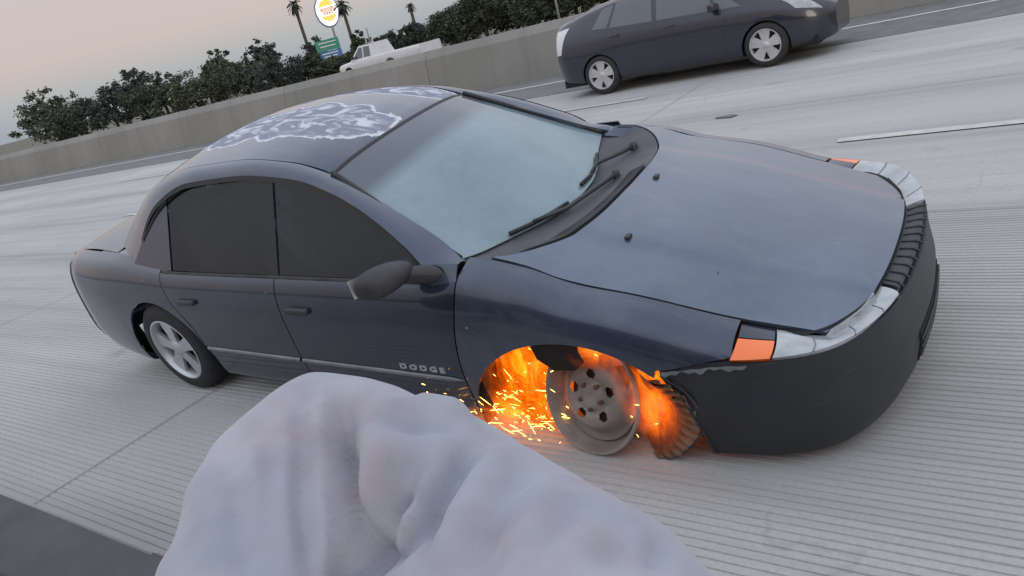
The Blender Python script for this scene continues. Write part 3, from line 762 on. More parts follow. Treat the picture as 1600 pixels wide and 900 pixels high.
for nm, (x, y) in (('wheel', (-2.85, .10)), ('wheel', (-2.85, 1.70)), ('wheel', (0.0, 1.66))):
    lp = CARINV @ Vector((x, y, .31)); wheel_full('wheel', lp, car, out=-1 if y < 1 else 1, rim=RIMG)

# torn, ribbed splash liner hanging from the front of the arch
def hanging_liner():
    r = empty('splash_liner', parent=car)
    edge = curve3([(.352, -.885, .625), (.424, -.89, .58), (.467, -.89, .492), (.470, -.89, .435), (.414, -.89, .335), (.31, -.89, .252), (.265, -.89, .246)])
    inner = curve3([(.215, -.765, .51), (.285, -.765, .44), (.315, -.77, .375), (.305, -.78, .315), (.29, -.81, .27), (.25, -.84, .250), (.225, -.84, .246)])
    back = curve3([(.13, -.66, .46), (.17, -.64, .40), (.18, -.64, .34), (.17, -.66, .29), (.17, -.72, .265), (.175, -.76, .252), (.17, -.78, .246)])
    def ribbed(a, b, amp):
        def fn(s, t):
            p = a(s).lerp(b(s), t); rib = abs(math.sin(s*math.pi*13))**1.5
            rag = Vector((.02, .0, .03))*(.5+.5*math.sin(s*71)*math.sin(s*23))*max(0, 1-t*4) if amp > .01 else Vector()
            return p-rag*.6+Vector((-.5, -.8, .3))*(amp*1.4*rib*math.sin(math.pi*min(1, t*.9+.1)))
        return fn
    v, f = grid(ribbed(edge, inner, .016), 156, 10); mesh('ribbed_sheet', v, f, M['burnt'], r, True)
    v, f = grid(ribbed(inner, back, .006), 80, 8); mesh('sooty_sheet', v, f, M['liner'], r, True)
    v2, f2 = grid(lambda s, t: edge(s)+Vector((.012*t, .004, 0)), 60, 1); mesh('liner_rim', v2, f2, M['liner'], r, True)
    # flap of the liner leaning back behind the wheel
    fl = curve3([(.16, -.80, .62), (.24, -.83, .60), (.34, -.86, .565)]); fb = curve3([(.20, -.70, .36), (.27, -.72, .40), (.36, -.80, .46)])
    v, f = grid(lambda s, t: fl(s).lerp(fb(s), t)+Vector((0, .02*math.sin(7*s+5*t), .012*math.sin(13*s))), 16, 10); mesh('torn_flap', v, f, M['burnt'], r, True)
M['burnt'] = mottled('scorched_plastic', (.08, .05, .032), (.22, .14, .08), 9, .6, .4, .006)
hanging_liner()
# mud flap remnant and shredded bits above the rim
MB().add([(-.20, -.86, .735), (-.05, -.87, .74), (.02, -.87, .73), (.03, -.85, .64), (-.03, -.84, .585), (-.13, -.84, .575), (-.19, -.85, .63), (-.20, -.83, .735), (.02, -.84, .73), (-.03, -.81, .59), (-.13, -.81, .58)],
    [(0, 1, 2, 3, 4, 5, 6), (7, 8, 9, 10), (0, 7, 10, 6), (2, 3, 9, 8), (4, 5, 10, 9)]).build('torn_liner_flap', M['black'], car)
bay('strut', (.0, -.52, .62), (.09, .09, .5), M['underrust'])
MB().tube([(.0, -.5, .33), (.0, -.15, .42)], .03, 8).build('drive_shaft', M['underrust'], car, True)
MB().tube([(-.05, -.62, .30), (-.25, -.25, .34)], .028, 8).build('control_arm', M['underrust'], car, True)

# ------------------------------------------------------------------ fire and sparks round the bare rim
def fire():
    root = tag(empty('fire', CARINV.inverted() @ Vector((-.35, -.6, .25))), 'orange flames blazing round the bare front wheel of the navy sedan', 'fire')
    inv = root.matrix_world.inverted() if False else Matrix.Translation(-Vector(root.location))
    W = lambda x, y, z: inv @ (car.matrix_world @ Vector((x, y, z)))
    fm = bpy.data.materials.new('flame'); fm.use_nodes = True; n = N(fm); n.n.clear()
    out = n.new('ShaderNodeOutputMaterial'); p = n.pos(); d = n.noise(n.scale(p, (1, 1, .55)), 9, 4, .6, 1.2)
    em = n.new('ShaderNodeEmission'); n.l.new(n.ramp(d, (.36, (.70, .06, .001)), (.54, (1.0, .14, .002)), (.74, (1.0, .34, .03))), em.inputs[0])
    n.set(em.inputs[1], n.math('MULTIPLY', n.ramp(d, (.36, .35), (.72, 1.0)), 1.35)); tr = n.new('ShaderNodeBsdfTransparent'); mx = n.new('ShaderNodeMixShader')
    n.l.new(n.ramp(d, (.40, 0.0), (.52, 1.0)), mx.inputs[0]); n.l.new(tr.outputs[0], mx.inputs[1]); n.l.new(em.outputs[0], mx.inputs[2]); n.l.new(mx.outputs[0], out.inputs[0])
    def tongue(base, tip, r, seed):
        rnd = random.Random(seed); pts = []; k = 9
        for i in range(k):
            t = i/(k-1); pts.append(base.lerp(tip, t)+Vector((rnd.uniform(-1, 1), rnd.uniform(-1, 1), 0))*r*.25*t)
        rr = [max(.004, r*(math.sin(math.pi*min(1, (i/(k-1))*.8+.2))**.8)*(1-.55*i/(k-1))) for i in range(k)]
        MB().tube(pts, rr, 10).build('flame', fm, root, True)
    spots = [((-.50, -.62, .27), (-.50, -.70, .60), .07), ((-.45, -.72, .26), (-.47, -.78, .56), .06), ((-.55, -.50, .26), (-.50, -.56, .66), .09), ((-.30, -.80, .25), (-.38, -.82, .42), .045), ((-.42, -.60, .27), (-.46, -.66, .62), .08), ((-.33, -.66, .27), (-.36, -.70, .66), .075), ((-.27, -.55, .27), (-.30, -.62, .66), .08), ((-.20, -.60, .26), (-.24, -.66, .55), .06), ((-.36, -.74, .26), (-.42, -.76, .50), .05),
             ((.10, -.56, .28), (.06, -.76, .70), .05), ((.20, -.60, .28), (.22, -.72, .62), .06), ((.02, -.52, .45), (.0, -.74, .71), .045), ((.28, -.66, .27), (.30, -.76, .52), .045), ((-.48, -.52, .27), (-.46, -.55, .48), .06)]
    for i, (a, b, r) in enumerate(spots): tongue(W(*a), W(*b), r, i)
    # glowing gas filling the wheel house
    vm = bpy.data.materials.new('glowing_gas'); vm.use_nodes = True; n = N(vm); n.n.clear(); out = n.new('ShaderNodeOutputMaterial'); em = n.new('ShaderNodeEmission')
    p = n.pos(); ln = n.new('ShaderNodeVectorMath', operation='LENGTH'); n.l.new(p, ln.inputs[0]); fall = n.math('SUBTRACT', 1.0, ln.outputs['Value'], clamp=True)
    oi = n.new('ShaderNodeObjectInfo'); d = n.noise(n.scale(p, (1, 1, .6)), 2.6, 4, .65, .8); body_ = n.math('MULTIPLY', n.ramp(d, (.40, 0.0), (.62, 1.0)), fall)
    n.l.new(n.ramp(body_, (.1, (1, .12, .001)), (.7, (1, .24, .010))), em.inputs[0]); n.set(em.inputs[1], n.math('MULTIPLY', body_, 24.0)); n.l.new(em.outputs[0], out.inputs['Volume'])
    sv, sf = grid(lambda s, t: (math.cos(2*math.pi*s)*math.sin(math.pi*t), math.sin(2*math.pi*s)*math.sin(math.pi*t), -math.cos(math.pi*t)), 20, 12); first = []
    def gas(c, rad):
        if not first: first.append(mesh('glowing_gas', sv, sf, vm, root, True)); o = first[0]
        else: o = first[0].copy(); link(o, root)
        o.location = W(*c); o.scale = rad
    for c_, r_ in (((-.38, -.66, .44), (.24, .20, .28)), ((.22, -.72, .47), (.17, .17, .23)), ((-.44, -.80, .31), (.26, .16, .10)), ((.05, -.78, .66), (.17, .10, .09)), ((.27, -.84, .42), (.10, .08, .15)), ((-.16, -.70, .34), (.16, .12, .16))): gas(c_, r_)
fire()
def sparks():
    sm = material('spark', (1, .6, .2), .5, emit=(1, .46, .10), estr=9); rnd = random.Random(3); mb = MB()
    o = car.matrix_world @ Vector((-.02, -.80, .26))
    for i in range(250):
        back = rnd.uniform(.12, .8) if i % 150 < 120 else -rnd.uniform(.1, .35); up_ = abs(rnd.gauss(0, .13))+.012; side = rnd.gauss(-.02, .10)
        if i % 150 > 125: up_ = rnd.uniform(.3, .46); back = rnd.uniform(-.15, .4); side = rnd.uniform(.0, .2)
        p = Vector((o.x-back, o.y+side, max(.012, up_))); L = rnd.uniform(.004, .022) if rnd.random() < .75 else rnd.uniform(.03, .075); d = Vector((-1, rnd.gauss(-.1, .35), rnd.gauss(.25, .5))).normalized(); r = rnd.uniform(.0007, .0024)
        mb.tube([p-d*L/2, p, p+d*L/2], [r*.3, r, r*.3], 4)
    tag(mb.build('sparks', sm), 'shower of glowing yellow sparks flying back from the grinding rim', kind='stuff')
sparks()

# ------------------------------------------------------------------ cars further off
def shell_car(root, sta, arches, mat, n_u, x0, x1, nx=70, nu=26):
    S2, ua = lofter(sta); X = cluster(x0, x1, nx, [a[0]+e*a[2]*.995 for a in arches for e in (-1, 1)], .06); rows = {}
    def lo(x):
        if x not in rows:
            q = 0
            for a in arches:
                z = arch_z(x, a)
                if z is not None: q = max(q, ua(x, z))
            rows[x] = q
        return rows[x]
    mb = MB()
    for sg in (-1, 1):
        def fn(s, t): u = lerp(lo(s), n_u, t); y, z = S2(s, u); return (s, sg*y, z)
        v, f = grid(fn, 0, nu, S=X); mb.add(v, f)
    for xe_ in (x0, x1):
        loop = [S2(xe_, lerp(0, n_u, k/14)) for k in range(15)]; loop = [(xe_, -y, z) for y, z in loop]+[(xe_, y, z) for y, z in loop[-2 if n_u == 9 else -1::-1]]
        mb.add(loop, [tuple(range(len(loop)))])
    o = mb.build('body', mat, root, True)
    bm = bmesh.new(); bm.from_mesh(o.data); bmesh.ops.remove_doubles(bm, verts=bm.verts, dist=.0005); bmesh.ops.recalc_face_normals(bm, faces=bm.faces); bm.to_mesh(o.data); bm.free()
    o.data.set_sharp_from_angle(angle=R(50)); return o, S2, ua
def on_side(name, S2, sg, xa, xb, ua_, ub_, mat, parent, off=.004, ns=12, nt=6):
    """proud panel on a lofted side; xa/xb are (bottom, top) pairs"""
    def fn(s, t):
        u = lerp(ua_, ub_, t); x = lerp(lerp(*xa, t), lerp(*xb, t), s); y, z = S2(x, u); e = .5
        return (x, sg*(y+off), z+off*e)
    v, f = grid(fn, ns, nt, off*2, ref=lambda p: Vector((p.x, 0, p.z-.2))); return mesh(name, v, f, mat, parent, True, sharp=40)

GREY = material('dark_grey_metallic', (.030, .031, .045), .28, .5, .4, 1, .05); GREYRIM = mottled('alloy_wheel', (.42, .42, .44), (.55, .55, .57), 8, .4, metal=.4)
def hatchback():
    c = tag(empty('hatchback', (-4.60, 10.16, 0)), 'dark grey hatchback driving in the far lane beside the concrete wall', 'car')
    st = {
     -.88: ((.46,.32),(.50,.36),(.55,.46),(.58,.62),(.56,.80),(.52,.95),(.48,1.02),(.42,1.08),(.24,1.10),(0,1.11)),
     -.80: ((.66,.25),(.71,.29),(.75,.42),(.775,.62),(.76,.82),(.71,1.00),(.64,1.10),(.55,1.17),(.32,1.195),(0,1.20)),
     -.5: ((.74,.22),(.80,.26),(.85,.42),(.865,.62),(.85,.84),(.79,1.03),(.71,1.15),(.60,1.25),(.34,1.285),(0,1.29)),
     0.0: ((.78,.20),(.84,.24),(.865,.42),(.872,.62),(.86,.84),(.815,1.01),(.72,1.2),(.61,1.345),(.34,1.385),(0,1.39)),
     .7: ((.78,.18),(.845,.22),(.865,.42),(.872,.62),(.865,.82),(.83,.97),(.735,1.22),(.615,1.425),(.34,1.468),(0,1.475)),
     1.3: ((.78,.18),(.845,.22),(.865,.42),(.872,.62),(.865,.81),(.835,.94),(.74,1.22),(.62,1.44),(.34,1.485),(0,1.49)),
     1.9: ((.78,.18),(.845,.22),(.865,.42),(.872,.62),(.865,.80),(.835,.915),(.75,1.18),(.625,1.38),(.35,1.435),(0,1.445)),
     2.4: ((.78,.18),(.845,.22),(.865,.42),(.87,.62),(.86,.79),(.825,.90),(.77,1.03),(.70,1.12),(.40,1.20),(0,1.22)),
     2.8: ((.77,.19),(.83,.23),(.855,.42),(.86,.62),(.85,.76),(.81,.86),(.77,.91),(.72,.94),(.42,.99),(0,1.01)),
     3.2: ((.72,.20),(.77,.24),(.80,.42),(.805,.58),(.79,.70),(.75,.78),(.70,.83),(.62,.85),(.36,.89),(0,.90)),
     3.5: ((.55,.22),(.60,.26),(.64,.40),(.65,.52),(.63,.62),(.58,.69),(.54,.73),(.46,.75),(.26,.77),(0,.78)),
     3.6: ((.36,.26),(.40,.29),(.43,.38),(.44,.48),(.42,.56),(.38,.62),(.34,.65),(.28,.67),(.16,.68),(0,.685))}
    body, S2, ua = shell_car(c, st, [(0, .30, .345, .355), (2.7, .30, .345, .355)], GREY, 9, -.88, 3.6)
    for sg in (-1, 1):
        on_side('door_glass', S2, sg, (.28, .42), (1.02, 1.02), 5.12, 6.85, M['darkglass'], c); on_side('door_glass', S2, sg, (1.10, 1.10), (2.02, 1.80), 5.12, 6.85, M['darkglass'], c)
        on_side('quarter_glass', S2, sg, (-.05, .14), (.22, .36), 5.15, 6.6, M['darkglass'], c); on_side('quarter_glass', S2, sg, (2.08, 1.88), (2.42, 2.05), 5.12, 6.6, M['darkglass'], c)
        on_side('door', S2, sg, (.36, .22), (1.05, 1.05), .7, 5.0, GREY, c, .003, 14, 12); on_side('door', S2, sg, (1.07, 1.07), (2.10, 2.16), .7, 5.0, GREY, c, .003, 14, 12)
        for x in (.36, 1.30):
            y, z = S2(x, 4.35); MB().box((x, sg*(y+.012), z), (.17, .03, .035), bev=.01).build('door_handle', M['plastic'], c, True)
        y, z = S2(2.02, 5.1); MB().box((2.02, sg*(y+.09), z+.06), (.10, .18, .12), bev=.03).build('wing_mirror', GREY, c, True)
        on_side('tail_light', S2, sg, (-.81, -.76), (-.70, -.50), 3.6, 6.0, TAIL, c, .010, 6, 8)
        on_side('headlight', S2, sg, (3.15, 2.95), (3.48, 3.30), 4.2, 6.0, M['lens'], c, .006, 8, 4)
        for (x, r) in ((0, 0), (2.7, 0)): wheel_full('wheel', (x, sg*.775, .315), c, r=.315, wd=.19, rr=.225, out=sg, rim=GREYRIM, spokes=5, sw=1.55)
        v, f = grid(lambda s, t: (.36*math.cos(math.pi*s), sg*lerp(.5, .84, t), .30+.36*math.sin(math.pi*s)), 16, 2); mesh('wheel_arch', v, f, M['black'], c, True)
        v, f = grid(lambda s, t: (2.7+.36*math.cos(math.pi*s), sg*lerp(.5, .82, t), .30+.36*math.sin(math.pi*s)), 16, 2); mesh('wheel_arch', v, f, M['black'], c, True)
    on_side('windscreen', S2, -1, (2.66, 1.98), (2.66, 1.98), 7.1, 9, M['darkglass'], c)
    def ws(s, t):
        e = 2*s-1; x = lerp(2.70, 1.98, t); u = lerp(9, 7.15, abs(e)); y, z = S2(x, u); return (x, math.copysign(y, e) if e else 0, z+.006)
    bpy.data.objects.remove(c.children[-1])
    v, f = grid(ws, 20, 8); mesh('windscreen', v, f, M['darkglass'], c, True)
    def bg_(s, t):
        e = 2*s-1; x = lerp(-.70, .35, t); u = lerp(9, 7.3, abs(e)); y, z = S2(x, u); return (x, math.copysign(y, e) if e else 0, z+.006)
    v, f = grid(bg_, 20, 8); mesh('back_glass', v, f, M['darkglass'], c, True)
    MB().box((1.3, 0, .24), (4.2, 1.46, .12)).build('floor_pan', M['black'], c)
    MB().box((-.868, 0, .60), (.03, .50, .14), bev=.01).build('number_plate', M['lens'], c)
    MB().box((-.80, 0, .33), (.10, 1.0, .12), bev=.03).build('rear_skirt', M['plastic'], c, True)
TAIL = material('pale_tail_lens', (.62, .60, .66), .25, coat=1)
hatchback()

WHITE = mottled('white_car_paint', (.60, .60, .63), (.68, .68, .70), 3, .35)
def pickup():
    c = tag(empty('pickup_truck', (-28.3, 30.9, 0), (0, 0, math.pi)), 'white pickup truck passing behind the concrete wall towards the left', 'truck')
    st = {-2.3: ((.80,.52),(.88,.56),(.92,.70),(.94,.88),(.93,1.02),(.90,1.12),(.84,1.14)), 0: ((.82,.46),(.90,.50),(.94,.68),(.96,.88),(.95,1.02),(.92,1.13),(.86,1.15)),
          1.2: ((.82,.45),(.90,.49),(.94,.68),(.96,.88),(.95,1.02),(.92,1.12),(.86,1.14)), 2.6: ((.82,.45),(.90,.49),(.94,.68),(.955,.86),(.94,1.00),(.90,1.09),(.82,1.12)),
          3.5: ((.80,.46),(.87,.50),(.91,.68),(.92,.84),(.90,.96),(.86,1.03),(.78,1.06)), 4.15: ((.74,.48),(.80,.52),(.84,.66),(.85,.80),(.83,.90),(.79,.97),(.72,1.00)), 4.28: ((.62,.52),(.66,.55),(.70,.66),(.71,.78),(.69,.86),(.66,.92),(.60,.95))}
    body, S2, ua = shell_car(c, st, [(0, .42, .44, .42), (3.38, .42, .44, .42)], WHITE, 6, -2.3, 4.28, 60, 16)
    def top(s, t): x = lerp(1.35, 4.28, s); e = 2*t-1; y, z = S2(x, 6); return (x, e*y, z+.05*(1-e*e))
    v, f = grid(top, 16, 8); mesh('hood', v, f, WHITE, c, True)
    def bed(s, t): x = lerp(-2.28, 1.1, s); y, z = S2(x, 6); return (x, lerp(-y, y, t), .75)
    v, f = grid(bed, 4, 2); mesh('load_bed', M['plastic'] and v, f, M['plastic'], c)
    MB().box((-2.3, 0, .86), (.06, 1.7, .56), bev=.02).build('tailgate', WHITE, c); MB().box((4.26, 0, .78), (.08, 1.3, .34), bev=.03).build('grille', M['plastic'], c)
    MB().box((4.36, 0, .52), (.14, 1.8, .18), bev=.04).build('bumper', M['lens'], c)
    def cab(s, t):
        # ring around the cab at height t
        x0, x1 = lerp(1.12, 1.30, t), lerp(3.10, 2.30, t); w = lerp(.90, .70, t); a = s*4; k = int(min(a, 3.999)); q = a-k
        C4 = [(x0, -w), (x1, -w), (x1, w), (x0, w)]; p, r = C4[k], C4[(k+1) % 4]; return (lerp(p[0], r[0], q), lerp(p[1], r[1], q), lerp(1.10, 1.83, t))
    v, f = grid(cab, 4, 1); n0 = len(v); v += [Vector((1.28, -.72, 1.85)), Vector((2.32, -.72, 1.85)), Vector((2.32, .72, 1.85)), Vector((1.28, .72, 1.85))]; f.append((n0, n0+1, n0+2, n0+3)); mesh('cab', v, f, WHITE, c)
    for sg in (-1, 1):
        for (xa, xb, xc, xd) in ((1.42, 1.95, 1.95, 1.46), (2.05, 2.86, 2.30, 2.05)):
            def gl(s, t): z = lerp(1.18, 1.72, t); k = (z-1.1)/.73; return (lerp(lerp(xa, xd, t), lerp(xb, xc, t), s), sg*(lerp(.90, .70, k)+.012), z)
            v, f = grid(gl, 2, 2, .01); mesh('side_window', v, f, M['darkglass'], c)
        y, z = S2(2.7, 5); MB().box((2.72, sg*(y+.14), 1.28), (.10, .20, .18), bev=.03).build('wing_mirror', M['plastic'], c)
        for x in (0, 3.38): wheel_full('wheel', (x, sg*.82, .37), c, r=.37, wd=.24, rr=.22, out=sg, rim=GREYRIM, spokes=6)
        MB().box((4.2, sg*.70, .80), (.10, .26, .16), bev=.03).build('headlight', M['lens'], c)
    v, f = grid(lambda s, t: (lerp(3.07, 2.36, t), lerp(-1, 1, s)*lerp(.80, .62, t), lerp(1.17, 1.75, t)+.006), 2, 2); mesh('windscreen', [p+Vector((.012, 0, 0)) for p in v], f, M['darkglass'], c)
    MB().box((1.0, 0, .40), (5.6, 1.2, .16)).build('chassis', M['black'], c)
pickup()

# ------------------------------------------------------------------ signs, poles and trees beyond the wall
def ray_at(px, py, hd):
    """point at horizontal distance hd in the direction of photo position (px, py)"""
    v = CF + CR*((px-800)/1163) + CU*((450-py)/1163); k = hd/math.hypot(v.x, v.y); return CAM+v*k
POLE = mottled('painted_steel_pole', (.20, .19, .19), (.30, .29, .28), 3, .6)
def disc_sign():
    c = ray_at(511, 17, 118); h = c.z; root = tag(empty('restaurant_sign', (c.x, c.y, 0)), 'lit oval burger restaurant sign with blue ring on a tall pole', 'sign')
    face = Vector((CAM.x-c.x, CAM.y-c.y, 0)).normalized(); rz = math.atan2(face.x, -face.y)*1.0
    rz = math.atan2(face.y, face.x)+math.pi/2
    w, hh = 1.62, 2.15
    def oval(name, a, b, y, mat, th=.2, cx=0, cz=0, lo=0, hi=2*math.pi):
        n = 40; P = [(cx+a*math.cos(lo+(hi-lo)*k/n), cz+b*math.sin(lo+(hi-lo)*k/n)) for k in range(n+(0 if hi-lo > 6 else 1))]; m = len(P)
        v = [Vector((p[0], y, p[1])) for p in P]+[Vector((p[0], y+th, p[1])) for p in P]; f = [tuple(range(m)), tuple(range(2*m-1, m-1, -1))]+[(k, m+k, m+(k+1) % m, (k+1) % m) for k in range(m)]
        q = empty_parts.setdefault('r', Matrix.Rotation(rz, 4, 'Z')); v = [q @ p+Vector((0, 0, h)) for p in v]; return mesh(name, v, f, mat, root)
    empty_parts = {}
    lit = lambda n, c_, s_: material(n, c_, .4, emit=c_, estr=s_)
    blue = material('sign_blue', (.05, .10, .35), .4); white = lit('sign_white', (1, .96, .88), .85); bun = lit('sign_yellow', (.95, .55, .10), .75); red = lit('sign_red', (.8, .10, .05), .6)
    oval('sign_ring', w+.10, hh+.12, .08, blue, .35, -.05, -.04); oval('sign_face', w-.06, hh-.06, -.02, white, .12)
    oval('bun_top', 1.05, 1.0, -.05, bun, .05, .08, .55, .12, math.pi-.12); oval('bun_bottom', 1.05, .85, -.05, bun, .05, .08, -.55, math.pi+.12, 2*math.pi-.12)
    for i, t in enumerate(('BURGER', 'KING')):
        text_mesh('sign_lettering', t, .62 if i == 0 else .66, red, root, Matrix.Translation((0, 0, h)) @ Matrix.Rotation(rz, 4, 'Z') @ Matrix.Translation((.08, -.09, .22-.5*i)) @ Matrix.Rotation(math.pi/2, 4, 'X'), .02, 1, .85, .02)
    MB().tube([(0, 0, 0), (0, 0, h-hh+.1)], .17, 10).build('pole', POLE, root, True)
disc_sign()
def road_sign():
    c = ray_at(514, 77, 84); root = tag(empty('freeway_sign', (c.x, c.y, 0)), 'green and blue freeway guide sign standing left of the white pickup', 'sign'); h = c.z
    face = Vector((CAM.x-c.x, CAM.y-c.y, 0)).normalized(); rz = math.atan2(face.y, face.x)+math.pi/2+.1; q = Matrix.Rotation(rz, 3, 'Z')
    gm = mottled('sign_green', (.03, .22, .16), (.05, .28, .20), 2, .5); bm_ = mottled('sign_blue_panel', (.05, .14, .35), (.07, .18, .42), 2, .5); wm = material('sign_white_print', (.7, .74, .74), .5)
    B = lambda n, c_, d, m: MB().box(Vector((0, 0, h))+q @ Vector(c_), d, q).build(n, m, root)
    B('green_panel', (0, 0, .45), (2.5, .06, 1.1), gm); B('blue_panel', (.1, 0, -.52), (2.3, .06, .75), bm_)
    for z, w_ in ((.72, 1.9), (.35, 1.6), (-.38, 1.7), (-.68, 1.4)): B('sign_lettering', (0, -.036, z), (w_, .012, .10), wm)
    for x in (-.9, .9): MB().tube([q @ Vector((x, .1, 0)), q @ Vector((x, .1, h))], .07, 8).build('post', POLE, root, True)
road_sign()
def pole(px, top, hd, r, name, label, arm=False):
    p = ray_at(px, top, hd); root = tag(empty(name, (p.x, p.y, 0)), label, 'pole'); MB().tube([(0, 0, 0), (0, 0, p.z*.5), (0, 0, p.z)], [r, r*.85, r*.6], 8).build('pole', POLE, root, True)
    MB().box((0, 0, .2), (r*4, r*4, .4), bev=.03).build('base', M['barrier'], root)
    if arm: MB().tube([(0, 0, p.z-.1), (.7, -.2, p.z+.15), (1.6, -.5, p.z+.2)], r*.4, 6).build('lamp_arm', POLE, root, True); MB().box((1.8, -.55, p.z+.18), (.6, .25, .12), bev=.04).build('lamp_head', POLE, root)
pole(855, -60, 44, .07, 'street_lamp', 'pale slim pole standing against the dark trees behind the wall', True)
pole(572, 44, 95, .13, 'utility_pole', 'short dark pole rising between low trees behind the pickup')

LEAF = []
for i, (a, b) in enumerate((((.034, .047, .027), (.060, .078, .042)), ((.030, .041, .034), (.052, .068, .055)), ((.042, .054, .028), (.078, .090, .045)))):
    m = material('leaf_green', a, .7); n = N(m); g = n.new('ShaderNodeNewGeometry'); n.col(n.ramp(g.outputs['Random Per Island'], (0.0, a), (1.0, b))); LEAF.append(m)
BARK = mottled('bark', (.05, .04, .03), (.10, .08, .06), 8, .9, .5, .02)
def leaves(mb_v, mb_f, c, rad, n, size, rnd):
    """leaf blades gathered into clumps through an ellipsoid"""
    clumps = []
    for _ in range(max(6, n//45)):
        while True:
            d = Vector((rnd.uniform(-1, 1), rnd.uniform(-1, 1), rnd.uniform(-1, 1)))
            if .12 < d.length < 1: break
        d = d*(.55+.45*rnd.random())/max(.5, d.length) if rnd.random() < .65 else d
        clumps.append((Vector((c[0]+d.x*rad[0], c[1]+d.y*rad[1], c[2]+d.z*rad[2])), rnd.uniform(.13, .30)*min(rad)))
    for i in range(n):
        cc, cr = clumps[i % len(clumps)]; p = cc+Vector((rnd.gauss(0, 1), rnd.gauss(0, 1), rnd.gauss(0, .8)))*cr*.6
        a = Vector((rnd.gauss(0, 1), rnd.gauss(0, 1), rnd.gauss(0, .6))).normalized(); b = a.orthogonal().normalized(); b = (b*math.cos(i)+a.cross(b)*math.sin(i))
        s_ = size*rnd.uniform(.6, 1.3); k = len(mb_v)
        mb_v += [p-a*s_, p-b*s_*.42, p+a*s_, p+b*s_*.42]; mb_f.append((k, k+1, k+2, k+3))
def tree(px, hd, top, wpx, kind, label, name='tree', n=2600, bushy=.9, group=None, cat='tree'):
    p = ray_at(px, top, hd); H = max(1.2, p.z); rnd = random.Random(int(px*7+hd)); rw = wpx/1163*hd/2*1.25
    root = tag(empty(name, (p.x, p.y, 0)), label, cat, group)
    ch = H*bushy; base = H-ch; v, f = [], []; size = max(.09, min(.26, hd*.0023))
    for k in range(5):
        a = 2*math.pi*k/5+rnd.random(); o = Vector((math.cos(a), math.sin(a), 0))*rw*.45
        leaves(v, f, (o.x, o.y, base+ch*rnd.uniform(.36, .60)), (rw*.62, rw*.62, ch*.42), n//6, size, rnd)
    leaves(v, f, (0, 0, base+ch*.62), (rw*.7, rw*.7, ch*.40), n//6, size, rnd)
    mesh('crown', v, f, LEAF[kind], root)
    tr = MB(); tr.tube([(0, 0, 0), (rnd.gauss(0, .1), rnd.gauss(0, .1), H*.35), (rnd.gauss(0, .2), rnd.gauss(0, .2), H*.75)], [H*.03+.05, H*.022+.03, .03], 8)
    for k in range(5):
        a = 2*math.pi*k/5+rnd.random(); z = H*rnd.uniform(.25, .5); tr.tube([(0, 0, z), (math.cos(a)*rw*.3, math.sin(a)*rw*.3, z+H*.15), (math.cos(a)*rw*.6, math.sin(a)*rw*.6, z+H*.25)], [H*.014+.02, .04, .015], 6)
    tr.build('trunk', BARK, root, True)
T = 'broad dark tree '
for a in ((700, 62, 14, 60, 0, 'dark green tree at the left end of the tall trees behind the wall'), (742, 60, -22, 75, 0, 'tall dark tree just right of the left end of the tree row'),
          (790, 64, -40, 85, 1, 'tallest dark tree in the middle of the row behind the wall'), (838, 58, -36, 80, 0, 'dark tree directly left of the pale slim pole'),
          (888, 60, -42, 80, 2, 'olive green tree directly right of the pale slim pole'), (940, 62, -48, 90, 0, 'dark tree behind the wall above the rear of the hatchback'), (1000, 66, -70, 100, 1, 'rightmost dark tree behind the wall above the hatchback')):
    tree(*a[:5], a[5], n=14000, bushy=.96, group='tall trees behind the wall')
for a in ((641, 92, 33, 38, 1, 'round dark tree standing behind the tail of the pickup'), (600, 100, 51, 40, 1, 'low rounded tree behind the cab of the pickup'), (664, 96, 46, 26, 1, 'small dark tree between round tree and tall tree row'),
          (556, 100, 50, 26, 0, 'bushy tree between the palm trunk and the dark pole'), (486, 100, 58, 30, 1, 'dark tree behind the left edge of the freeway sign'), (620, 110, 55, 36, 1, 'faint tree far behind the pickup load bed')):
    tree(*a, n=3600, bushy=.88, group='small trees beyond the opposite road')
for a in ((470, 70, 88, 60, 0, 'dark hedge bush below the left palm'), (505, 74, 88, 50, 2, 'olive hedge bush under the freeway sign'), (548, 86, 80, 50, 0, 'low bush in front of the pickup hood'),
          (420, 66, 88, 70, 1, 'dark bush left of the palms'), (370, 70, 92, 80, 0, 'wide bush on the far roadside left of the palms'), (310, 74, 104, 80, 2, 'olive bush on the far roadside above the sedan boot'), (240, 78, 118, 90, 0, 'dark bush on the far roadside towards the left edge'), (160, 80, 138, 90, 1, 'bush on the far roadside near the left edge'), (80, 84, 158, 100, 0, 'leftmost bush on the far roadside')):
    tree(*a, name='bush', n=5000, bushy=1.0, group='roadside bushes', cat='bush')
for a in ((400, 105, 62, 40, 1, 'mid sized tree behind the bush left of the palms'), (330, 110, 78, 50, 0, 'spreading tree above the far roadside bushes'), (200, 105, 106, 60, 1, 'dark tree far off towards the left edge'), (60, 110, 140, 70, 0, 'tree at the far left edge of the roadside')):
    tree(*a, n=3600, bushy=.9, group='small trees beyond the opposite road')

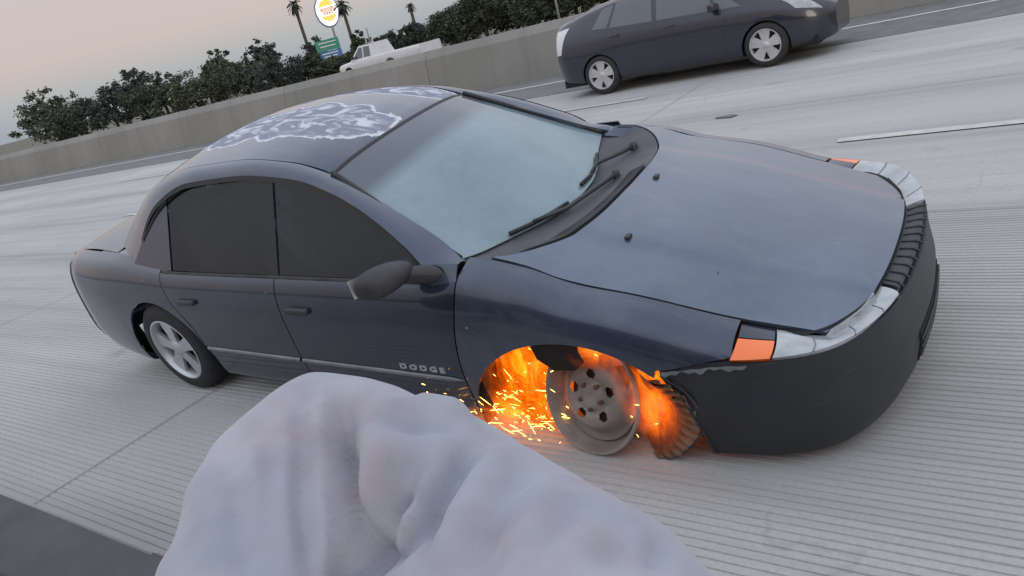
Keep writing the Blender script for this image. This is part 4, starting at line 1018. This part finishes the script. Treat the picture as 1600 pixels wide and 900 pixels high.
FROND = material('palm_frond', (.03, .035, .025), .7)
def palm(px, top, hd, crown, label, lean=(0, 0)):
    p = ray_at(px, top, hd); H = p.z; rnd = random.Random(int(px)); root = tag(empty('palm_tree', (p.x, p.y, 0)), label, 'palm', 'palms against the evening sky')
    r = .0016*hd+.03; MB().tube([(0, 0, 0), (lean[0]*.3, lean[1]*.3, H*.4), (lean[0], lean[1], H)], [r*1.5, r*1.1, r], 8).build('trunk', BARK, root, True)
    v, f = [], []
    for k in range(34):
        a = rnd.uniform(0, 2*math.pi); el = rnd.uniform(-1.1, 1.3); L = crown*rnd.uniform(.75, 1.1); d = Vector((math.cos(a)*math.cos(el), math.sin(a)*math.cos(el), math.sin(el))); c0 = Vector((lean[0], lean[1], H)); prev = None
        for i in range(9):
            t = i/8; q = c0+d*L*t+Vector((0, 0, -L*.45*t*t)); sd = d.cross(Vector((0, 0, 1))).normalized()*crown*.20*math.sin(math.pi*min(1, t*.9+.1)); 
            k0 = len(v); v += [q-sd+Vector((0, 0, -.12*crown*t)), q, q+sd+Vector((0, 0, -.12*crown*t))]
            if prev is not None and i % 1 == 0: f += [(prev, k0, k0+1, prev+1), (prev+1, k0+1, k0+2, prev+2)]
            prev = k0
    mesh('crown', v, f, FROND, root)
palm(533, 6, 115, 1.35, 'palm with full dark crown right beside the oval sign')
palm(459, 6, 110, 1.2, 'thin palm left of the oval sign'); palm(640, 9, 110, .85, 'palm with small drooping crown above the round dark tree')

# ------------------------------------------------------------------ the person in front, leaning out of the car the picture is taken from
from mathutils.bvhtree import BVHTree
from mathutils import noise as mnoise
def fleece_mat():
    m = material('pale_grey_fleece', (.55, .55, .6), .95, spec=.15); n = N(m); p = n.pos()
    a = n.noise(p, 7, 3, .5, .8); b = n.noise(n.scale(p, (1, 1, 1), (5, 3, 1)), 8, 3, .5, .6); f = n.noise(p, 420, 3, .7)
    c = n.ramp(a, (.35, (.28, .295, .345)), (.62, (.37, .38, .43)))
    c = n.mix(n.math('MULTIPLY', n.ramp(b, (.55, 0.0), (.72, 1.0)), .42), c, (.36, .22, .25))
    c = n.mix(n.math('MULTIPLY', n.ramp(n.noise(p, 11, 2), (.60, 0.0), (.75, 1.0)), .35), c, (.17, .195, .24))
    n.col(c); n.bump(n.math('ADD', f, n.math('MULTIPLY', n.noise(n.scale(p, (1, 1, .5)), 130, 4, .7), 1.0)), .4, .0010)
    n.set(n.b.inputs['Sheen Weight'], .3); n.set(n.b.inputs['Sheen Roughness'], .5); return m
M['fleece'] = fleece_mat()
def person():
    A = [(506, 716, .66, .071), (560, 765, .645, .088), (620, 815, .625, .099), (690, 860, .592, .099), (760, 906, .56, .093), (830, 950, .525, .087), (900, 992, .49, .080), (930, 1012, .475, .076), (1000, 1180, .45, .08)]
    Tt = [(506, 716, .66, .071), (470, 760, .645, .074), (446, 830, .62, .078), (428, 930, .59, .079), (412, 1050, .56, .075), (400, 1250, .53, .07)]
    Fo = [(930, 1012, .475, .076), (1000, 1180, .45, .08)]
    bm = bmesh.new()
    for chain in (A, Tt, Fo):
        P = [(pixel(a, b, d), r) for a, b, d, r in chain]
        for (p, r), (q, s) in zip(P, P[1:]):
            k = max(4, int((q-p).length/.012))
            for i in range(k+1):
                t = i/k; bmesh.ops.create_icosphere(bm, subdivisions=3, radius=lerp(r, s, t), matrix=Matrix.Translation(p.lerp(q, t)))
    me = bpy.data.meshes.new('hooded_top'); bm.to_mesh(me); bm.free(); o = bpy.data.objects.new('hooded_top', me); scene.collection.objects.link(o)
    rm = o.modifiers.new('r', 'REMESH'); rm.mode = 'VOXEL'; rm.voxel_size = .0042; sm = o.modifiers.new('s', 'SMOOTH'); sm.iterations = 12; sm.factor = .6
    dg = bpy.context.evaluated_depsgraph_get(); dg.update(); ev = bpy.data.meshes.new_from_object(o.evaluated_get(dg)); bpy.data.objects.remove(o); bpy.data.meshes.remove(me)
    co = [v.co.copy() for v in ev.vertices]; no = [v.normal.copy() for v in ev.vertices]; tree_ = BVHTree.FromPolygons(co, [tuple(p.vertices) for p in ev.polygons])
    def on(px, py):
        d = (pixel(px, py, 1)-CAM).normalized(); h = tree_.ray_cast(CAM, d); return h[0]
    # folds: (depth, width, photo trace); negative depth raises a ridge
    folds = [(.036, .009, [(534, 628), (533, 700), (536, 770), (541, 830), (548, 898)]), (-.008, .016, [(506, 604), (505, 690), (505, 790), (510, 898)]),
             (.038, .011, [(549, 890), (572, 826), (600, 775), (632, 728)]), (.032, .011, [(562, 898), (606, 848), (640, 800), (672, 748)]), (-.005, .016, [(546, 800), (580, 735), (618, 688)]), (-.007, .014, [(558, 890), (596, 826), (644, 756)]),
             (.010, .011, [(548, 636), (590, 650), (640, 664), (694, 670)]), (-.013, .016, [(636, 636), (690, 643), (728, 660)]), (.020, .010, [(742, 690), (708, 730), (676, 790), (654, 866)]),
             (-.009, .016, [(776, 712), (732, 790), (694, 860), (674, 896)]), (.011, .013, [(812, 735), (776, 800), (739, 894)]), (.007, .013, [(905, 800), (868, 832), (820, 870)]), (-.006, .018, [(852, 756), (817, 830), (792, 895)]), (.008, .010, [(970, 838), (948, 870), (936, 896)]), (-.004, .016, [(925, 803), (896, 850), (880, 896)]), (.008, .008, [(1030, 850), (1020, 872), (1016, 896)]),
             (.014, .010, [(478, 640), (470, 720), (474, 800), (488, 896)]), (.013, .010, [(430, 690), (420, 780), (428, 890)]), (-.009, .012, [(452, 660), (444, 760), (452, 890)]), (.012, .010, [(372, 740), (378, 820), (392, 896)]), (-.008, .012, [(400, 700), (396, 800), (408, 896)])]
    lines = []
    for dep, w, tr in folds:
        pts = [q for q in (on(*t) for t in tr) if q is not None]
        if len(pts) > 1:
            c = curve3([tuple(q) for q in pts]); lines.append((dep, w, [c(i/24) for i in range(25)]))
    for i, p in enumerate(co):
        d = 0
        for dep, w, L in lines:
            best = 9; kk = 0
            for k_, q in enumerate(L):
                e = (p-q).length_squared
                if e < best: best = e; kk = k_
            if best < (3*w)**2:
                x = math.sqrt(best)/w; d -= dep*math.exp(-x*x)*min(1, .45+min(kk, 24-kk)/9)
        q_ = Vector((p.x*9+p.z*16, p.y*20, p.z*10-p.x*14)); d += .0045*mnoise.noise(p*9)+.0032*(1-2*abs(mnoise.noise(q_)))+.0006*mnoise.noise(p*60)
        ev.vertices[i].co = p+no[i]*d
    bs = bmesh.new(); bs.from_mesh(ev)
    for _ in range(1): bmesh.ops.smooth_vert(bs, verts=bs.verts, factor=.5, use_axis_x=True, use_axis_y=True, use_axis_z=True)
    bs.to_mesh(ev); bs.free()
    ev.materials.clear(); ev.materials.append(M['fleece']); ev.polygons.foreach_set('use_smooth', [True]*len(ev.polygons)); ev.update()
    root = tag(empty('person', pixel(300, 1700, 1.05)), 'person in a pale grey fleece sleeve, elbow bent in front of the sedan', 'person')
    ev.transform(Matrix.Translation(-Vector(root.location))); ev.name = 'fleece_top'
    link(bpy.data.objects.new('fleece_top', ev), root)
person()

MAROON = material('dark_maroon_paint', (.045, .012, .016), .3, .3, .5, 1, .05)
def own_car():
    c = tag(empty('open_car', (0, -2.52, 0)), 'dark maroon car whose door edge runs below the person', 'car')
    row = lambda w, b: ((.78*w, .26), (.85*w, .30), (.90*w, .46), (.92*w, .66), (.905*w, .84), (.875*w, b-.03), (.85*w, b))
    st = {-2.2: row(.84, .96), -1.8: row(.96, .99), 0: row(1, 1.0), 1.0: row(1, 1.0), 1.9: row(1, 1.0), 2.6: row(.98, .95), 3.1: row(.93, .86), 3.4: row(.75, .76)}
    body, S3, ua3 = shell_car(c, st, [(-.95, .30, .37, .37), (2.5, .30, .37, .37)], MAROON, 6, -2.2, 3.4, 60, 14)
    for sg in (-1, 1):
        def sill(s, t): x = lerp(-1.2, 1.9, s); y, z = S3(x, 6); return (x, sg*(y-.13*t), z+.012*math.sin(math.pi*t)-.01*t)
        v, f = grid(sill, 20, 5); mesh('window_sill', v, f, M['plastic'], c, True)
        def trim(s, t): x = lerp(-1.2, 1.9, s); y, z = S3(x, 6); return (x, sg*(y-.13-.03*math.sin(math.pi*t)), lerp(z-.01, .35, t))
        v, f = grid(trim, 20, 8); mesh('door_trim', v, f, M['seat'], c, True)
        on_side('door', S3, sg, (.22, .22), (1.80, 1.88), .8, 5.8, MAROON, c, .003, 16, 12)
        for x in (-.95, 2.5): wheel_full('wheel', (x, sg*.80, .32), c, r=.32, wd=.2, rr=.21, out=sg, rim=GREYRIM)
    for nm, xa, xb in (('hood', 1.9, 3.4), ('boot_lid', -2.2, -1.2)):
        def top(s, t): x = lerp(xa, xb, s); e = 2*t-1; y, z = S3(x, 6); return (x, e*y, z+.05*(1-e*e))
        v, f = grid(top, 14, 8); mesh(nm, v, f, MAROON, c, True)
    MB().box((.35, 0, .30), (3.2, 1.4, .06)).build('floor_pan', M['black'], c)
    for y in (-.38, .38):
        r = empty('seat', (.75, y, 0), parent=c); MB().box((.1, 0, .52), (.52, .5, .2), bev=.05).build('cushion', M['seat'], r, True); MB().box((-.26, 0, .82), (.15, .48, .6), Matrix.Rotation(-.25, 3, 'Y'), .05).build('backrest', M['seat'], r, True)
    MB().box((1.75, 0, .86), (.4, 1.4, .22), bev=.06).build('dashboard', M['plastic'], c, True)
own_car()
